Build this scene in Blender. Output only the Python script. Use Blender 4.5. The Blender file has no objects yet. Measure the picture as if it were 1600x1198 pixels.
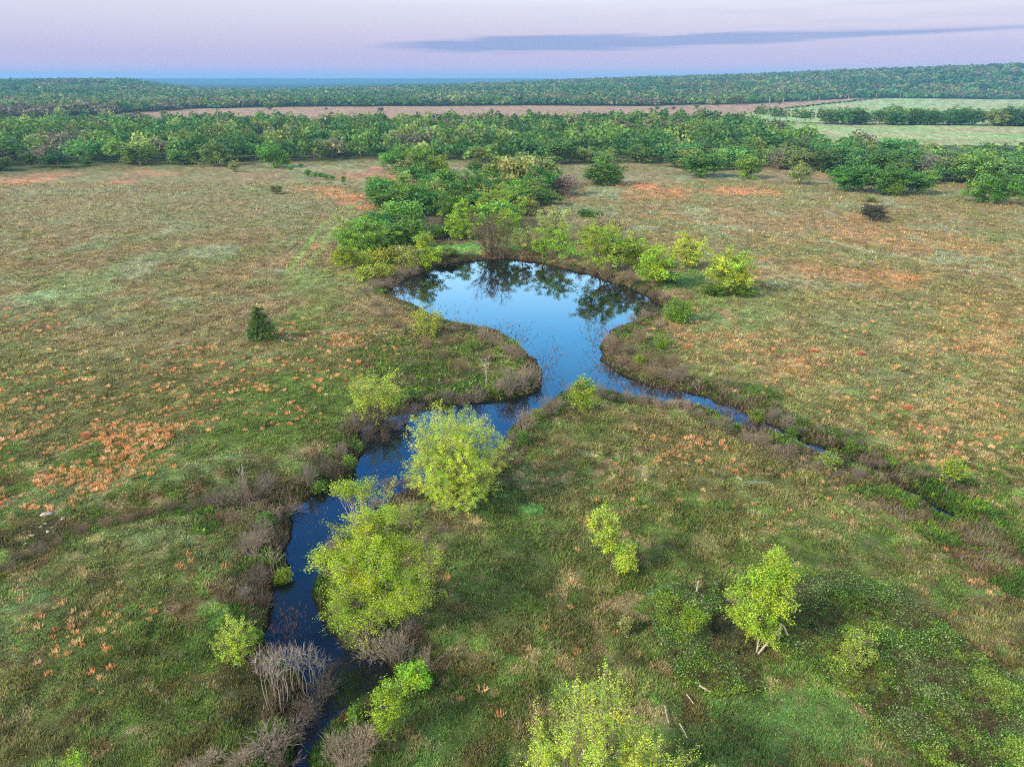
import bpy, math, random
import numpy as np
from mathutils import Vector
R = math.radians
rng = np.random.default_rng(7)
random.seed(7)
sc = bpy.context.scene
DENOISE = False
COL = sc.collection

# ------------------------------------------------------------------ camera
H, PITCH, F, CX, CY = 36.0, R(23.2), 1109.0, 800.0, 599.0
cd = bpy.data.cameras.new('camera'); cam = bpy.data.objects.new('camera', cd); COL.objects.link(cam)
cd.sensor_width = 36.0; cd.lens = 36.0*F/1600.0; cd.clip_start = 0.5; cd.clip_end = 60000
cam.location = (0, 0, H); cam.rotation_euler = (math.pi/2-PITCH, 0, 0)
sc.camera = cam
sP, cP = math.sin(PITCH), math.cos(PITCH)

def gp(u, v, z=0.0):
    """photo pixel (1600 wide) -> point on the plane at height z"""
    u = np.asarray(u, float); v = np.asarray(v, float)
    x = (u-CX)/F; y = (CY-v)/F
    dy = cP + y*sP; dz = -sP + y*cP
    t = (z-H)/np.minimum(dz, -1e-4)
    return x*t, dy*t
def proj(x, y, z=0.0):
    """ground point -> photo pixel"""
    x = np.asarray(x, float); y = np.asarray(y, float)
    d = y*cP - (z-H)*sP; up = y*sP + (z-H)*cP
    d = np.where(d > 1, d, 1)
    return CX + F*x/d, CY - F*up/d, d

def lin(c):
    c = np.asarray(c, float)/255.0
    return np.where(c <= 0.04045, c/12.92, ((c+0.055)/1.055)**2.4)

# ------------------------------------------------------------------ noise
TAB = np.random.default_rng(3).random((8, 256, 256))
def vnoise(x, y, k=0):
    xi = np.floor(x).astype(int); yi = np.floor(y).astype(int)
    fx = x-xi; fy = y-yi
    fx = fx*fx*(3-2*fx); fy = fy*fy*(3-2*fy)
    T = TAB[k % 8]; a = xi & 255; b = (xi+1) & 255; c = yi & 255; d = (yi+1) & 255
    return (T[a, c]*(1-fx)+T[b, c]*fx)*(1-fy) + (T[a, d]*(1-fx)+T[b, d]*fx)*fy
def fbm(x, y, s, o=4, k=0):
    v = 0; a = 0.5; n = 0
    for i in range(o):
        v = v + a*vnoise(x/s+17.3*i, y/s-9.1*i, k+i); n += a; a *= 0.55; s = s/2.1
    return v/n
def sst(a, b, x):
    t = np.clip((x-a)/(b-a), 0, 1); return t*t*(3-2*t)

# ------------------------------------------------------------------ water outline
WZ = -0.6
POND = [(608,462),(609,453),(641,434),(687,416),(731,409),(772,405),(800,405),(844,411),(880,420),(912,428),(940,436),(975,446),
 (1010,462),(1037,480),(1020,492),(997,499),(970,509),(950,521),(937,538),(938,556),(948,572),(975,587),(1016,602),(1069,612),(1100,619),(1147,638),(1178,648),(1196,656),
 (1196,668),(1180,674),(1162,668),(1119,646),(1095,634),(1069,628),(1037,628),(991,622),(950,612),(920,606),(897,604),(880,612),(858,630),(835,645),(815,655),(796,672),
 (782,690),(770,705),(755,722),(735,740),(700,752),(655,765),(617,775),(590,800),(560,825),(530,850),(505,880),(491,907),(491,933),(510,986),
 (545,1010),(590,1030),(616,1052),(592,1079),(565,1096),(530,1122),(507,1151),(491,1180),(478,1215),(465,1260),
 (425,1260),(448,1215),(455,1172),(462,1145),(462,1119),(480,1090),(470,1050),(435,1020),(411,991),(417,957),(422,928),(440,905),(450,885),(452,840),(456,815),(452,797),(478,782),(505,768),(540,752),
 (562,722),(568,700),(560,680),(575,660),(610,650),(645,642),(690,640),(742,630),(785,624),(822,619),(840,610),(847,597),(845,580),(838,562),(825,551),(800,530),(778,518),(750,512),(715,506),(690,500),(668,488),(650,478),(628,470)]
def dpoly(pts):
    p = np.array(pts, float); x, y = gp(p[:, 0], p[:, 1], WZ)
    return np.stack([x, y], 1)
def strip(pts, w):   # a narrow winding ditch as a polygon, w = half width in metres
    c = dpoly(pts); n = len(c); L = []; Rr = []
    for i in range(n):
        t = c[min(i+1, n-1)]-c[max(i-1, 0)]; t /= np.linalg.norm(t); q = np.array([-t[1], t[0]])
        ww = w[i]; L.append(c[i]+q*ww); Rr.append(c[i]-q*ww)
    return np.array(L+Rr[::-1])
WPOLY = [dpoly(POND),
 strip([(1190,662),(1215,672),(1250,692),(1290,708),(1322,720),(1352,731),(1380,742)], [.9,.6,.6,.75,.6,.3,.1]),
 strip([(1400,758),(1420,768),(1440,780),(1458,792),(1478,803),(1500,812)], [.2,.5,.2,.1,.25,.1])]
def sdist(x, y):
    x = np.asarray(x, float); y = np.asarray(y, float)
    best = np.full(x.shape, 1e9)
    for P in WPOLY:
        ins = np.zeros(x.shape, bool); d2 = np.full(x.shape, 1e18)
        for i in range(len(P)):
            a = P[i]; b = P[(i+1) % len(P)]; e = b-a
            wx = x-a[0]; wy = y-a[1]
            t = np.clip((wx*e[0]+wy*e[1])/(e@e+1e-9), 0, 1)
            d2 = np.minimum(d2, (wx-t*e[0])**2+(wy-t*e[1])**2)
            c1 = (a[1] > y) != (b[1] > y)
            xs = (b[0]-a[0])*(y-a[1])/((b[1]-a[1]) if abs(b[1]-a[1]) > 1e-9 else 1e-9)+a[0]
            ins ^= c1 & (x < xs)
        d = np.sqrt(d2); d = np.where(ins, -d, d)
        best = np.minimum(best, d)
    return best
def sdw(x, y):
    """distance to the water's edge (negative in the water), only worked out near it"""
    x = np.asarray(x, float); y = np.asarray(y, float)
    out = np.full(x.shape, 50.0)
    m = (x > -60) & (x < 90) & (y > 12) & (y < 215)
    if m.any():
        s = sdist(x[m], y[m]); s = s + (fbm(x[m], y[m], 2.6, 3, 2)-0.5)*1.3
        out[m] = s
    return out
def plin(pts, x, y, z=0.0):
    p = np.array(pts, float); X, Y = gp(p[:, 0], p[:, 1], z)
    d2 = np.full(x.shape, 1e18)
    for i in range(len(X)-1):
        ex, ey = X[i+1]-X[i], Y[i+1]-Y[i]; wx = x-X[i]; wy = y-Y[i]
        t = np.clip((wx*ex+wy*ey)/(ex*ex+ey*ey), 0, 1)
        d2 = np.minimum(d2, (wx-t*ex)**2+(wy-t*ey)**2)
    return np.sqrt(d2)
GULLY = [(-120,930),(0,882),(80,848),(150,818),(230,795),(300,786),(380,792),(430,800)]
BERM = [(-120,860),(0,822),(90,798),(180,770),(270,748),(340,735)]
DITCH = [(1190,672),(1250,700),(1330,735),(1400,765),(1470,803),(1540,845),(1600,880),(1700,940)]
CREST_U = [-600,0,120,200,250,300,400,700,900,1200,1600,2200]
CREST_E = [-.05,-.1,-.02,-.05,-.35,-.62,-.72,-.38,-.03,.36,.9,1.2]
AZ = lambda u: np.arctan((np.asarray(u, float)-CX)/(F*cP+ (CY-124)*sP))
FS_U = [-700,0,150,200,300,600,1000,1190,1290,1400,1600,2200]
FS_V = [184,184,182,176,170,166,166,162.5,157,154.5,154,153]
def dist_at(v):
    return H/np.tan(PITCH-np.arctan((CY-np.asarray(v, float))/F))
FS_D = [float(dist_at(v))/math.cos(abs(float(AZ(u))))*1.0 for u, v in zip(FS_U, FS_V)]
def height(x, y, fine=True):
    x = np.asarray(x, float); y = np.asarray(y, float)
    r = np.hypot(x, y); az = np.arctan2(x, y)
    z = np.zeros(x.shape)
    e = np.interp(az, AZ(CREST_U), CREST_E)
    crest = 36+2700*np.tan(np.radians(e))-9
    k = sst(np.maximum(1150, np.interp(az, AZ(FS_U), FS_D)*.97), 2750, r)*(1-0.6*sst(2900, 4200, r))
    z += k*crest + sst(1200, 2200, r)*(fbm(x, y, 520, 3, 1)-.5)*16*(1-sst(2500, 3000, r))
    z += sst(7500, 9800, r)*(42+ (fbm(az*60, az*0, 3, 3, 4)-.5)*16 - crest*k)
    z += sst(120, 500, r)*(fbm(x, y, 160, 2, 5)-.5)*2.2*(1-sst(2500, 4000, r))
    if not fine: return z
    m = r < 330
    if m.any():
        X, Y = x[m], y[m]
        s = sdw(X, Y)
        far = sst(1.2, 9, s)
        b = (fbm(X, Y, 14, 3, 2)-.5)*0.7*far + (fbm(X, Y, 1.6, 2, 3)-.5)*0.20*sst(.3, 3, s)
        b = np.maximum(b, -0.45)
        dg = plin(GULLY, X, Y); b -= 0.55*np.exp(-(dg/2.0)**2)*far
        db = plin(BERM, X, Y); b += 0.55*np.exp(-(db/3.2)**2)
        dd = plin(DITCH, X, Y); b -= 0.25*np.exp(-(dd/1.3)**2)*far
        dam = plin([(560,425),(640,400),(700,392),(760,390),(840,395),(900,408)], X, Y); b += .9*np.exp(-(dam/5.)**2)*sst(1.5, 6, s)
        b = np.maximum(b, -0.5)
        bank = WZ + .03 + (.57)*sst(0, 1.7, s)
        inn = WZ - np.minimum(.9, -s*.45) + .03
        h = np.where(s > 0, np.where(s < 1.7, bank + b*sst(0, 1.7, s), b), inn)
        z[m] += h
    return z

# ------------------------------------------------------------------ ground colours
# patch: u, v, ru, rv, tilt(deg), sRGB, strength, noise scale (m)
P_GREEN=(78,104,40); P_TAN=(140,124,92); P_OR=(170,124,86); P_PALE=(140,160,122); P_DARK=(66,58,44); P_BRG=(86,140,58); P_BRN=(104,84,66)
PATCH = [
 (180,640,420,90,-14,(104,102,62),.7,6),(450,640,150,90,-20,(82,108,44),.85,5),(330,700,200,50,-20,(86,110,48),.85,5),
 (240,540,280,60,-8,(122,108,80),.5,6),(90,330,200,60,0,(132,124,92),.6,9),(350,330,240,60,0,(122,120,88),.5,9),
 (110,450,90,26,-5,(110,135,84),.6,5),(60,470,60,16,0,(122,150,110),.5,4),(500,470,60,60,0,(104,124,64),.6,5),(470,510,60,22,0,(84,112,44),.6,4),
 (60,275,80,10,-6,P_OR,.75,4),(30,283,50,8,-6,P_OR,.9,6),(190,282,40,6,0,P_OR,.6,6),(240,268,60,6,0,(176,120,84),.6,6),(505,300,50,12,8,P_OR,.7,5),(550,315,45,16,12,P_OR,.7,5),(500,386,16,5,0,P_OR,.9,2),
 (620,275,120,16,2,(160,112,88),.75,7),(690,290,80,12,0,(150,105,84),.6,6),(730,270,60,8,0,(110,140,92),.9,5),(480,262,120,7,2,(132,136,100),.8,8),
 (1000,300,90,16,0,(164,116,84),.6,6),(1150,298,60,9,0,P_OR,.7,4),(1190,302,50,6,0,(184,126,86),.6,4),(1010,292,30,6,0,P_OR,.85,4),(1340,340,60,8,0,P_OR,.4,5),
 (1250,350,260,18,4,(146,120,90),.5,6),(1450,380,220,22,4,P_OR,.35,4),(1300,430,200,26,6,P_OR,.3,3.5),(1430,432,40,8,0,P_OR,.8,3),(1160,530,120,40,12,(160,124,86),.4,2.6),(1230,580,90,26,10,(160,124,86),.4,2.6),
 (1520,520,140,40,10,P_OR,.3,3),(1350,500,200,60,5,(112,120,78),.5,4),(1500,640,170,60,15,(142,124,90),.5,4),(1400,590,160,40,10,(110,118,80),.5,5),(1420,690,140,40,20,(140,124,88),.5,3),(1290,630,160,26,14,(112,110,66),.6,4),
 (1120,500,80,26,0,(104,140,84),.6,3),(1100,470,60,16,0,(92,130,60),.7,3),(1200,470,60,30,0,(110,128,78),.5,4),(940,300,50,14,0,(124,140,108),.7,5),(900,330,70,20,-8,(118,126,92),.6,5),
 (700,392,120,12,-3,(98,158,72),.9,3),(860,392,90,14,5,(88,146,56),.9,3),(600,412,60,12,-20,(104,156,62),.85,3),(1070,440,60,22,10,(80,128,60),.8,3),(690,350,110,40,0,(84,76,62),.8,4),(760,320,100,30,0,(78,84,52),.7,4),
 (640,560,140,60,10,(76,92,42),.85,3),(700,600,110,40,5,(62,84,34),.7,2.5),(540,530,40,16,0,P_OR,.6,2),(520,600,60,40,0,(84,104,44),.7,3),
 (1030,540,50,40,0,(70,92,40),.8,2.5),(1160,610,110,16,12,(62,96,34),.85,2.5),(1260,660,110,14,18,(58,96,32),.9,2.5),(1400,720,110,20,22,(66,92,40),.8,2.5),(1500,790,120,22,28,(70,110,40),.9,2.5),(1590,860,90,26,30,(66,96,36),.7,2.5),
 (1060,700,260,60,8,(102,90,60),.65,4),(930,670,60,30,0,(84,104,48),.8,3),(780,780,60,60,0,(62,96,38),.85,3),(1200,760,240,50,12,(104,104,64),.55,4),(1100,850,420,90,6,(88,104,50),.5,3),
 (800,900,160,120,0,(74,108,44),.6,4),(900,1000,260,80,0,(96,90,58),.4,2),(780,1130,120,60,0,(88,88,54),.4,2),(1480,880,160,90,20,(112,98,70),.6,4),(1540,960,120,90,30,(108,98,68),.6,3),
 (1200,1110,260,90,8,(80,124,62),.6,1.8),(1050,1180,180,60,0,(80,118,60),.5,1.8),(840,1180,100,30,0,(70,104,48),.6,3),(700,1140,90,80,0,(78,120,58),.55,2),(640,1180,60,40,0,(76,120,60),.5,2),
 (1060,930,60,14,0,(104,148,108),.7,2),(830,795,26,14,0,(94,150,84),.8,1.5),(790,775,16,8,0,(94,150,84),.7,1.5),(1180,755,26,5,8,(136,160,130),.7,1.5),
 (200,900,190,60,-14,(92,100,54),.6,4),(280,830,100,24,-8,(122,140,96),.5,3),(330,885,60,40,0,(92,124,70),.6,3),(120,1050,200,70,-10,(82,88,48),.5,4),(260,1000,200,60,0,(76,98,42),.6,4),(300,1130,180,60,0,(76,102,46),.6,4),
 (340,960,40,50,0,(84,128,56),.7,2.5),(60,1160,90,40,0,(98,88,60),.5,3),(150,1120,60,26,0,(96,84,60),.5,3),(40,940,50,20,-10,(104,136,92),.5,2),
 (90,782,150,34,-14,(120,126,92),.4,1.2),(270,745,110,24,-10,(116,138,92),.4,1.2),(60,830,130,22,-16,(88,74,62),.75,2),(190,800,140,14,-14,(84,70,58),.7,2),(330,785,90,20,0,(52,88,26),.9,2),(260,790,60,10,-8,(66,96,34),.8,2),
 (180,660,130,40,-22,(112,104,62),.4,3),(430,760,90,40,0,(72,76,44),.7,3),(400,890,50,80,0,(78,70,54),.8,2.5),(430,1110,110,90,0,(60,68,40),.8,2.5),(610,1050,60,90,0,(64,72,44),.7,2.5),
 (1130,980,110,60,0,(58,66,44),.8,2),(1320,980,130,60,24,(48,62,34),.9,2),(1440,1090,160,80,34,(48,58,34),.9,2),
 (1540,925,60,8,0,(110,160,80),.6,1.5),(1490,925,40,40,20,(74,112,46),.7,2),(1510,870,60,16,30,(128,92,66),.6,2),
]
LINES = [([(450,425),(480,385),(505,350),(540,325),(575,315)],.8,(122,150,80),.9),([(470,432),(500,392),(522,356),(552,330)],.8,(122,150,80),.9),
 ([(430,400),(455,380),(490,345)],.5,(124,138,88),.5),
 ([(270,820),(268,880),(250,950),(225,1020),(205,1085)],.3,(52,76,28),.9),
 ([(1060,348),(1131,356),(1256,369),(1350,390),(1450,408),(1620,425)],1.1,(148,156,124),.7),([(1180,352),(1300,366),(1400,384),(1620,405)],.8,(140,140,112),.5),
 ([(960,330),(1010,345),(1060,352)],1.0,(92,96,66),.6),([(1095,560),(1100,540),(1112,515),(1125,498)],.35,(70,80,44),.5),([(490,560),(492,600),(494,640)],.2,(58,80,34),.6)]
def ground_col(x, y):
    x = np.asarray(x, float); y = np.asarray(y, float)
    u, v, d = proj(x, y); n = x.size
    r = np.hypot(x, y)
    L = lin
    def mix(c, col, a):
        return c*(1-a[:, None]) + L(col)[None]*a[:, None]
    n1 = fbm(x, y, 22, 4, 0); n2 = fbm(x, y, 6, 4, 1); n3 = fbm(x, y*0.6, 1.7, 3, 2)
    base = L((80,104,44))[None]*np.ones((n, 1))
    base = mix(base, (124,112,78), sst(640, 480, v))
    base = mix(base, (124,114,76), sst(880, 1050, u)*sst(700, 560, v))
    base = mix(base, (112,116,74), sst(.48, .64, n1)*.7)
    base = mix(base, (138,118,90), sst(.5, .68, n2)*sst(700, 450, v)*.55)
    base = mix(base, (128,142,112), sst(.60, .74, fbm(x, y, 11, 3, 4))*sst(600, 400, v)*.6)
    base = mix(base, (66,96,34), sst(.52, .7, n2)*sst(500, 800, v)*.6)
    base = mix(base, (108,92,66), sst(.52, .68, fbm(x, y, 3.5, 3, 5))*sst(500, 800, v)*.5)
    base = mix(base, (104,124,78), sst(.55, .68, fbm(x, y, 7, 4, 7))*.5)
    wn = sst(420, 700, v)
    base = mix(base, (112,88,66), sst(.55, .66, fbm(x, y, 1.5, 3, 6))*wn*.6)
    base = mix(base, (112,146,74), sst(.58, .68, fbm(x, y, 2.4, 3, 0))*wn*.5)
    base = mix(base, (152,132,104), sst(.62, .72, fbm(x, y, 1.2, 2, 4))*wn*.6)
    near = r < 900
    for (pu, pv, ru, rv, ti, c, st, ns) in PATCH:
        a = R(ti); du = u-pu; dv = v-pv
        p = du*math.cos(a)+dv*math.sin(a); q = -du*math.sin(a)+dv*math.cos(a)
        dd = (p/ru)**2+(q/rv)**2
        m = (dd < 2.6) & near
        if not m.any(): continue
        k = np.clip(1.15-np.sqrt(dd[m]), -1, 1)
        nn = fbm(x[m]+pu, y[m]+pv, ns, 4, 6)
        w = sst(.42, .62, nn + (k-.45)*.45)*st*sst(0, .35, k)
        base[m] = base[m]*(1-w[:, None]) + L(c)[None]*w[:, None]
    for (pts, w, c, st) in LINES:
        m = r < 420
        dl = plin(pts, x[m], y[m]); a = np.exp(-(dl/w)**2)*st*(.5+.5*sst(.35, .55, fbm(x[m], y[m], 3, 2, 1)))
        base[m] = base[m]*(1-a[:, None]) + L(c)[None]*a[:, None]
    # bank soil and mud, soil painted darker for the shade under shrubs
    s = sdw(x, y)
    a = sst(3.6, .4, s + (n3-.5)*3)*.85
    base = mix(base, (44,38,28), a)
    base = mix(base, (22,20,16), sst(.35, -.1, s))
    # far country
    far = np.zeros(n)
    far = sst(330, 420, r)
    fc = np.ones((n, 1))*L((70,88,50))[None]
    brown = sst(206, 202, v)*(u > 120)
    fc = mix(fc, (142,118,94), brown)
    pg = (u > 1230+ (v-190)*1.0)*1.0*sst(152, 155, v)*(r < 2200)
    bound = 1175+(175-v)*9.5
    pg2 = ((u > bound) & (v < 190))*1.0
    pg3 = ((u > 1180) & (v >= 186) & (v < 226))*1.0
    fc = mix(fc, (124,154,98), np.maximum(pg2, pg3)*(.7+.3*sst(.4, .6, fbm(x, y*3, 90, 3, 3))))
    fc = mix(fc, (160,140,112), np.maximum(pg2, pg3)*sst(.5, .7, fbm(x, y*4, 60, 3, 5))*.6)
    fc = mix(fc, (136,116,90), brown*(1-np.maximum(pg2, pg3))*sst(.45, .65, fbm(x, y*3, 50, 3, 2))*.8)
    fst = forest_start(np.arctan2(x, y))
    fc = mix(fc, (36,58,30), sst(-20, 20, r-fst))
    base = base*(1-far[:, None]) + fc*far[:, None]
    j = (.5+1.0*fbm(x, y, 1.1, 2, 3))*(.7+.6*n3)
    return np.clip(base*j[:, None]*1.22, 0, .8)
def forest_start(az):
    return np.interp(az, AZ(FS_U), FS_D)

# ------------------------------------------------------------------ materials
def new_mat(name):
    m = bpy.data.materials.new(name); m.use_nodes = True
    nt = m.node_tree; nt.nodes.clear()
    out = nt.nodes.new('ShaderNodeOutputMaterial')
    return m, nt, out
def leafy(name, trans=.3, rough=.55, spec=.25, use_obj=True):
    m, nt, out = new_mat(name); N = nt.nodes; K = nt.links
    at = N.new('ShaderNodeAttribute'); at.attribute_name = 'tint'
    col = at.outputs['Color']
    if use_obj:
        oi = N.new('ShaderNodeObjectInfo')
        mx = N.new('ShaderNodeMix'); mx.data_type = 'RGBA'; mx.blend_type = 'MULTIPLY'; mx.inputs['Factor'].default_value = 1
        K.new(col, mx.inputs['A']); K.new(oi.outputs['Color'], mx.inputs['B'])
        hs = N.new('ShaderNodeHueSaturation')
        mr = N.new('ShaderNodeMapRange'); mr.inputs['To Min'].default_value = .82; mr.inputs['To Max'].default_value = 1.2
        K.new(oi.outputs['Random'], mr.inputs['Value']); K.new(mr.outputs[0], hs.inputs['Value'])
        mr2 = N.new('ShaderNodeMath'); mr2.operation = 'MULTIPLY'; mr2.inputs[1].default_value = 7.31
        fr = N.new('ShaderNodeMath'); fr.operation = 'FRACT'; K.new(oi.outputs['Random'], mr2.inputs[0]); K.new(mr2.outputs[0], fr.inputs[0])
        mr3 = N.new('ShaderNodeMapRange'); mr3.inputs['To Min'].default_value = .482; mr3.inputs['To Max'].default_value = .518
        K.new(fr.outputs[0], mr3.inputs['Value']); K.new(mr3.outputs[0], hs.inputs['Hue'])
        K.new(mx.outputs['Result'], hs.inputs['Color']); col = hs.outputs['Color']
    p = N.new('ShaderNodeBsdfPrincipled'); p.inputs['Roughness'].default_value = rough
    p.inputs['Specular IOR Level'].default_value = spec
    K.new(col, p.inputs['Base Color'])
    if trans > 0:
        t = N.new('ShaderNodeBsdfTranslucent'); K.new(col, t.inputs['Color'])
        ms = N.new('ShaderNodeMixShader'); ms.inputs[0].default_value = trans
        K.new(p.outputs[0], ms.inputs[1]); K.new(t.outputs[0], ms.inputs[2]); K.new(ms.outputs[0], out.inputs['Surface'])
    else:
        K.new(p.outputs[0], out.inputs['Surface'])
    return m
M_LEAF = leafy('leaves', .22)
M_TWIG = leafy('twigs_and_bark', 0, .85, .1)
M_GRASS = leafy('grass_blades', .3, .6, .15, False)
M_DRY = leafy('dry_stems', .15, .8, .1, False)
def noise_mat(name, c1, c2, scale, rough=.85, bump=.4, bs=None):
    m, nt, out = new_mat(name); N = nt.nodes; K = nt.links
    tc = N.new('ShaderNodeTexCoord'); nz = N.new('ShaderNodeTexNoise'); nz.inputs['Scale'].default_value = scale; nz.inputs['Detail'].default_value = 6
    K.new(tc.outputs['Object'], nz.inputs['Vector'])
    cr = N.new('ShaderNodeValToRGB'); cr.color_ramp.elements[0].position = .35; cr.color_ramp.elements[1].position = .65
    cr.color_ramp.elements[0].color = (*lin(c1), 1); cr.color_ramp.elements[1].color = (*lin(c2), 1)
    K.new(nz.outputs[0], cr.inputs[0])
    p = N.new('ShaderNodeBsdfPrincipled'); p.inputs['Roughness'].default_value = rough; K.new(cr.outputs[0], p.inputs['Base Color'])
    b = N.new('ShaderNodeBump'); b.inputs['Strength'].default_value = bump; b.inputs['Distance'].default_value = .05
    K.new(nz.outputs[0], b.inputs['Height']); K.new(b.outputs[0], p.inputs['Normal'])
    K.new(p.outputs[0], out.inputs['Surface']); return m
M_WOOD = noise_mat('weathered_timber', (118,112,100), (186,178,160), 9)
M_STONE = noise_mat('pale_stone', (120,114,104), (176,170,160), 5)
M_POLE = noise_mat('pole_timber', (150,142,130), (190,184,172), 3)
M_METAL = noise_mat('galvanised_metal', (150,155,160), (190,195,200), 12, .45, .05)
M_WHITE = noise_mat('white_painted_metal', (215,215,210), (240,240,238), 4, .5, .05)

def ground_mat():
    m, nt, out = new_mat('ground'); N = nt.nodes; K = nt.links
    at = N.new('ShaderNodeAttribute'); at.attribute_name = 'tint'
    tc = N.new('ShaderNodeTexCoord')
    def nz(s, d=5, rough=.6):
        q = N.new('ShaderNodeTexNoise'); q.inputs['Scale'].default_value = s; q.inputs['Detail'].default_value = d; q.inputs['Roughness'].default_value = rough
        K.new(tc.outputs['Object'], q.inputs['Vector']); return q
    a = nz(4.5, 8, .8); b = nz(.8, 8, .75); c = nz(2.2, 6, .7)
    mr = N.new('ShaderNodeMapRange'); mr.inputs['From Min'].default_value = .32; mr.inputs['From Max'].default_value = .68
    mr.inputs['To Min'].default_value = .45; mr.inputs['To Max'].default_value = 1.5; K.new(a.outputs[0], mr.inputs['Value'])
    mr2 = N.new('ShaderNodeMapRange'); mr2.inputs['From Min'].default_value = .35; mr2.inputs['From Max'].default_value = .65
    mr2.inputs['To Min'].default_value = .8; mr2.inputs['To Max'].default_value = 1.2; K.new(b.outputs[0], mr2.inputs['Value'])
    mu = N.new('ShaderNodeMath'); mu.operation = 'MULTIPLY'; K.new(mr.outputs[0], mu.inputs[0]); K.new(mr2.outputs[0], mu.inputs[1])
    vm = N.new('ShaderNodeVectorMath'); vm.operation = 'SCALE'; K.new(at.outputs['Color'], vm.inputs[0]); K.new(mu.outputs[0], vm.inputs['Scale'])
    # straw and green flecks
    mx = N.new('ShaderNodeMix'); mx.data_type = 'RGBA'; K.new(vm.outputs[0], mx.inputs['A'])
    hs = N.new('ShaderNodeHueSaturation'); hs.inputs['Hue'].default_value = .47; hs.inputs['Saturation'].default_value = .8; hs.inputs['Value'].default_value = 1.15
    K.new(vm.outputs[0], hs.inputs['Color']); K.new(hs.outputs[0], mx.inputs['B'])
    mr3 = N.new('ShaderNodeMapRange'); mr3.inputs['From Min'].default_value = .5; mr3.inputs['From Max'].default_value = .62; K.new(c.outputs[0], mr3.inputs['Value'])
    K.new(mr3.outputs[0], mx.inputs['Factor'])
    p = N.new('ShaderNodeBsdfPrincipled'); p.inputs['Roughness'].default_value = .95; p.inputs['Specular IOR Level'].default_value = .1
    K.new(mx.outputs['Result'], p.inputs['Base Color'])
    bp = N.new('ShaderNodeBump'); bp.inputs['Strength'].default_value = 1.0; bp.inputs['Distance'].default_value = .35
    K.new(a.outputs[0], bp.inputs['Height']); K.new(bp.outputs[0], p.inputs['Normal'])
    K.new(p.outputs[0], out.inputs['Surface']); return m

# ------------------------------------------------------------------ mesh helpers
def build(name, V, Fc, mat, tint=None, parent=None, smooth=False, link=True):
    """V (n,3), Fc (m,3|4) numpy -> one mesh object"""
    me = bpy.data.meshes.new(name)
    V = np.asarray(V, np.float32); Fc = np.asarray(Fc, np.int32)
    k = Fc.shape[1]
    me.vertices.add(len(V)); me.vertices.foreach_set('co', V.ravel())
    me.loops.add(Fc.size); me.loops.foreach_set('vertex_index', Fc.ravel())
    me.polygons.add(len(Fc)); me.polygons.foreach_set('loop_start', np.arange(0, Fc.size, k, dtype=np.int32))
    me.update(calc_edges=True)
    if smooth: me.polygons.foreach_set('use_smooth', np.ones(len(Fc), bool))
    if tint is not None:
        ca = me.color_attributes.new('tint', 'FLOAT_COLOR', 'POINT')
        t = np.ones((len(V), 4), np.float32); t[:, :3] = tint
        ca.data.foreach_set('color', t.ravel())
    me.materials.append(mat)
    if not link: return me
    o = bpy.data.objects.new(name, me); COL.objects.link(o)
    if parent: o.parent = parent
    return o
def tag(o, label=None, cat=None, group=None, kind=None):
    if label: o['label'] = label
    if cat: o['category'] = cat
    if group: o['group'] = group
    if kind: o['kind'] = kind
    return o
def empty(name, loc, rz=0):
    o = bpy.data.objects.new(name, None); COL.objects.link(o); o.location = loc; o.rotation_euler = (0, 0, rz)
    o.empty_display_size = .5
    return o

def tubes(A, B, ra, rb, bow=None, segs=3, sides=4):
    """curved tapering tubes from A to B (n,3); returns V, F"""
    n = len(A); A = np.asarray(A, float); B = np.asarray(B, float)
    ra = np.broadcast_to(ra, n); rb = np.broadcast_to(rb, n)
    M = (A+B)/2 + (0 if bow is None else bow)
    d = B-A; d = d/(np.linalg.norm(d, axis=1, keepdims=True)+1e-9)
    ref = np.where(np.abs(d[:, 2:3]) > .9, np.array([[1., 0, 0]]), np.array([[0, 0, 1.]]))
    s = np.cross(d, ref); s /= np.linalg.norm(s, axis=1, keepdims=True)+1e-9
    t = np.cross(d, s)
    V = np.zeros((n, segs+1, sides, 3))
    for i in range(segs+1):
        k = i/segs
        c = A*(1-k)**2 + 2*M*k*(1-k) + B*k*k
        r = (ra*(1-k)+rb*k)[:, None]
        for j in range(sides):
            a = 2*math.pi*j/sides
            V[:, i, j] = c + r*(math.cos(a)*s+math.sin(a)*t)
    idx = np.arange(n)[:, None, None]*(segs+1)*sides
    i = np.arange(segs)[None, :, None]; j = np.arange(sides)[None, None, :]
    j2 = (j+1) % sides
    q = np.stack([idx+i*sides+j, idx+i*sides+j2, idx+(i+1)*sides+j2, idx+(i+1)*sides+j], -1)
    return V.reshape(-1, 3), q.reshape(-1, 4)
def join(parts):
    Vs = []; Fs = []; Ts = []; o = 0
    for V, Fc, T in parts:
        Vs.append(V); Fs.append(Fc+o); Ts.append(np.broadcast_to(T, (len(V), 3))); o += len(V)
    return np.concatenate(Vs), np.concatenate(Fs), np.concatenate(Ts)
def leafquads(P, size, g, up=.35, aspect=.55):
    """a rhombus leaf at each P"""
    n = len(P)
    nr = g.normal(size=(n, 3)); nr[:, 2] = np.abs(nr[:, 2])+up; nr /= np.linalg.norm(nr, axis=1, keepdims=True)
    a = g.normal(size=(n, 3)); a -= nr*(a*nr).sum(1, keepdims=True); a /= np.linalg.norm(a, axis=1, keepdims=True)+1e-9
    b = np.cross(nr, a)
    s = (size*g.uniform(.6, 1.35, n))[:, None]
    V = np.stack([P-a*s*.5, P+b*s*aspect*.5, P+a*s*.5+nr*s*.08, P-b*s*aspect*.5], 1).reshape(-1, 3)
    Fc = np.arange(n*4).reshape(n, 4)
    return V, Fc
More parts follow.
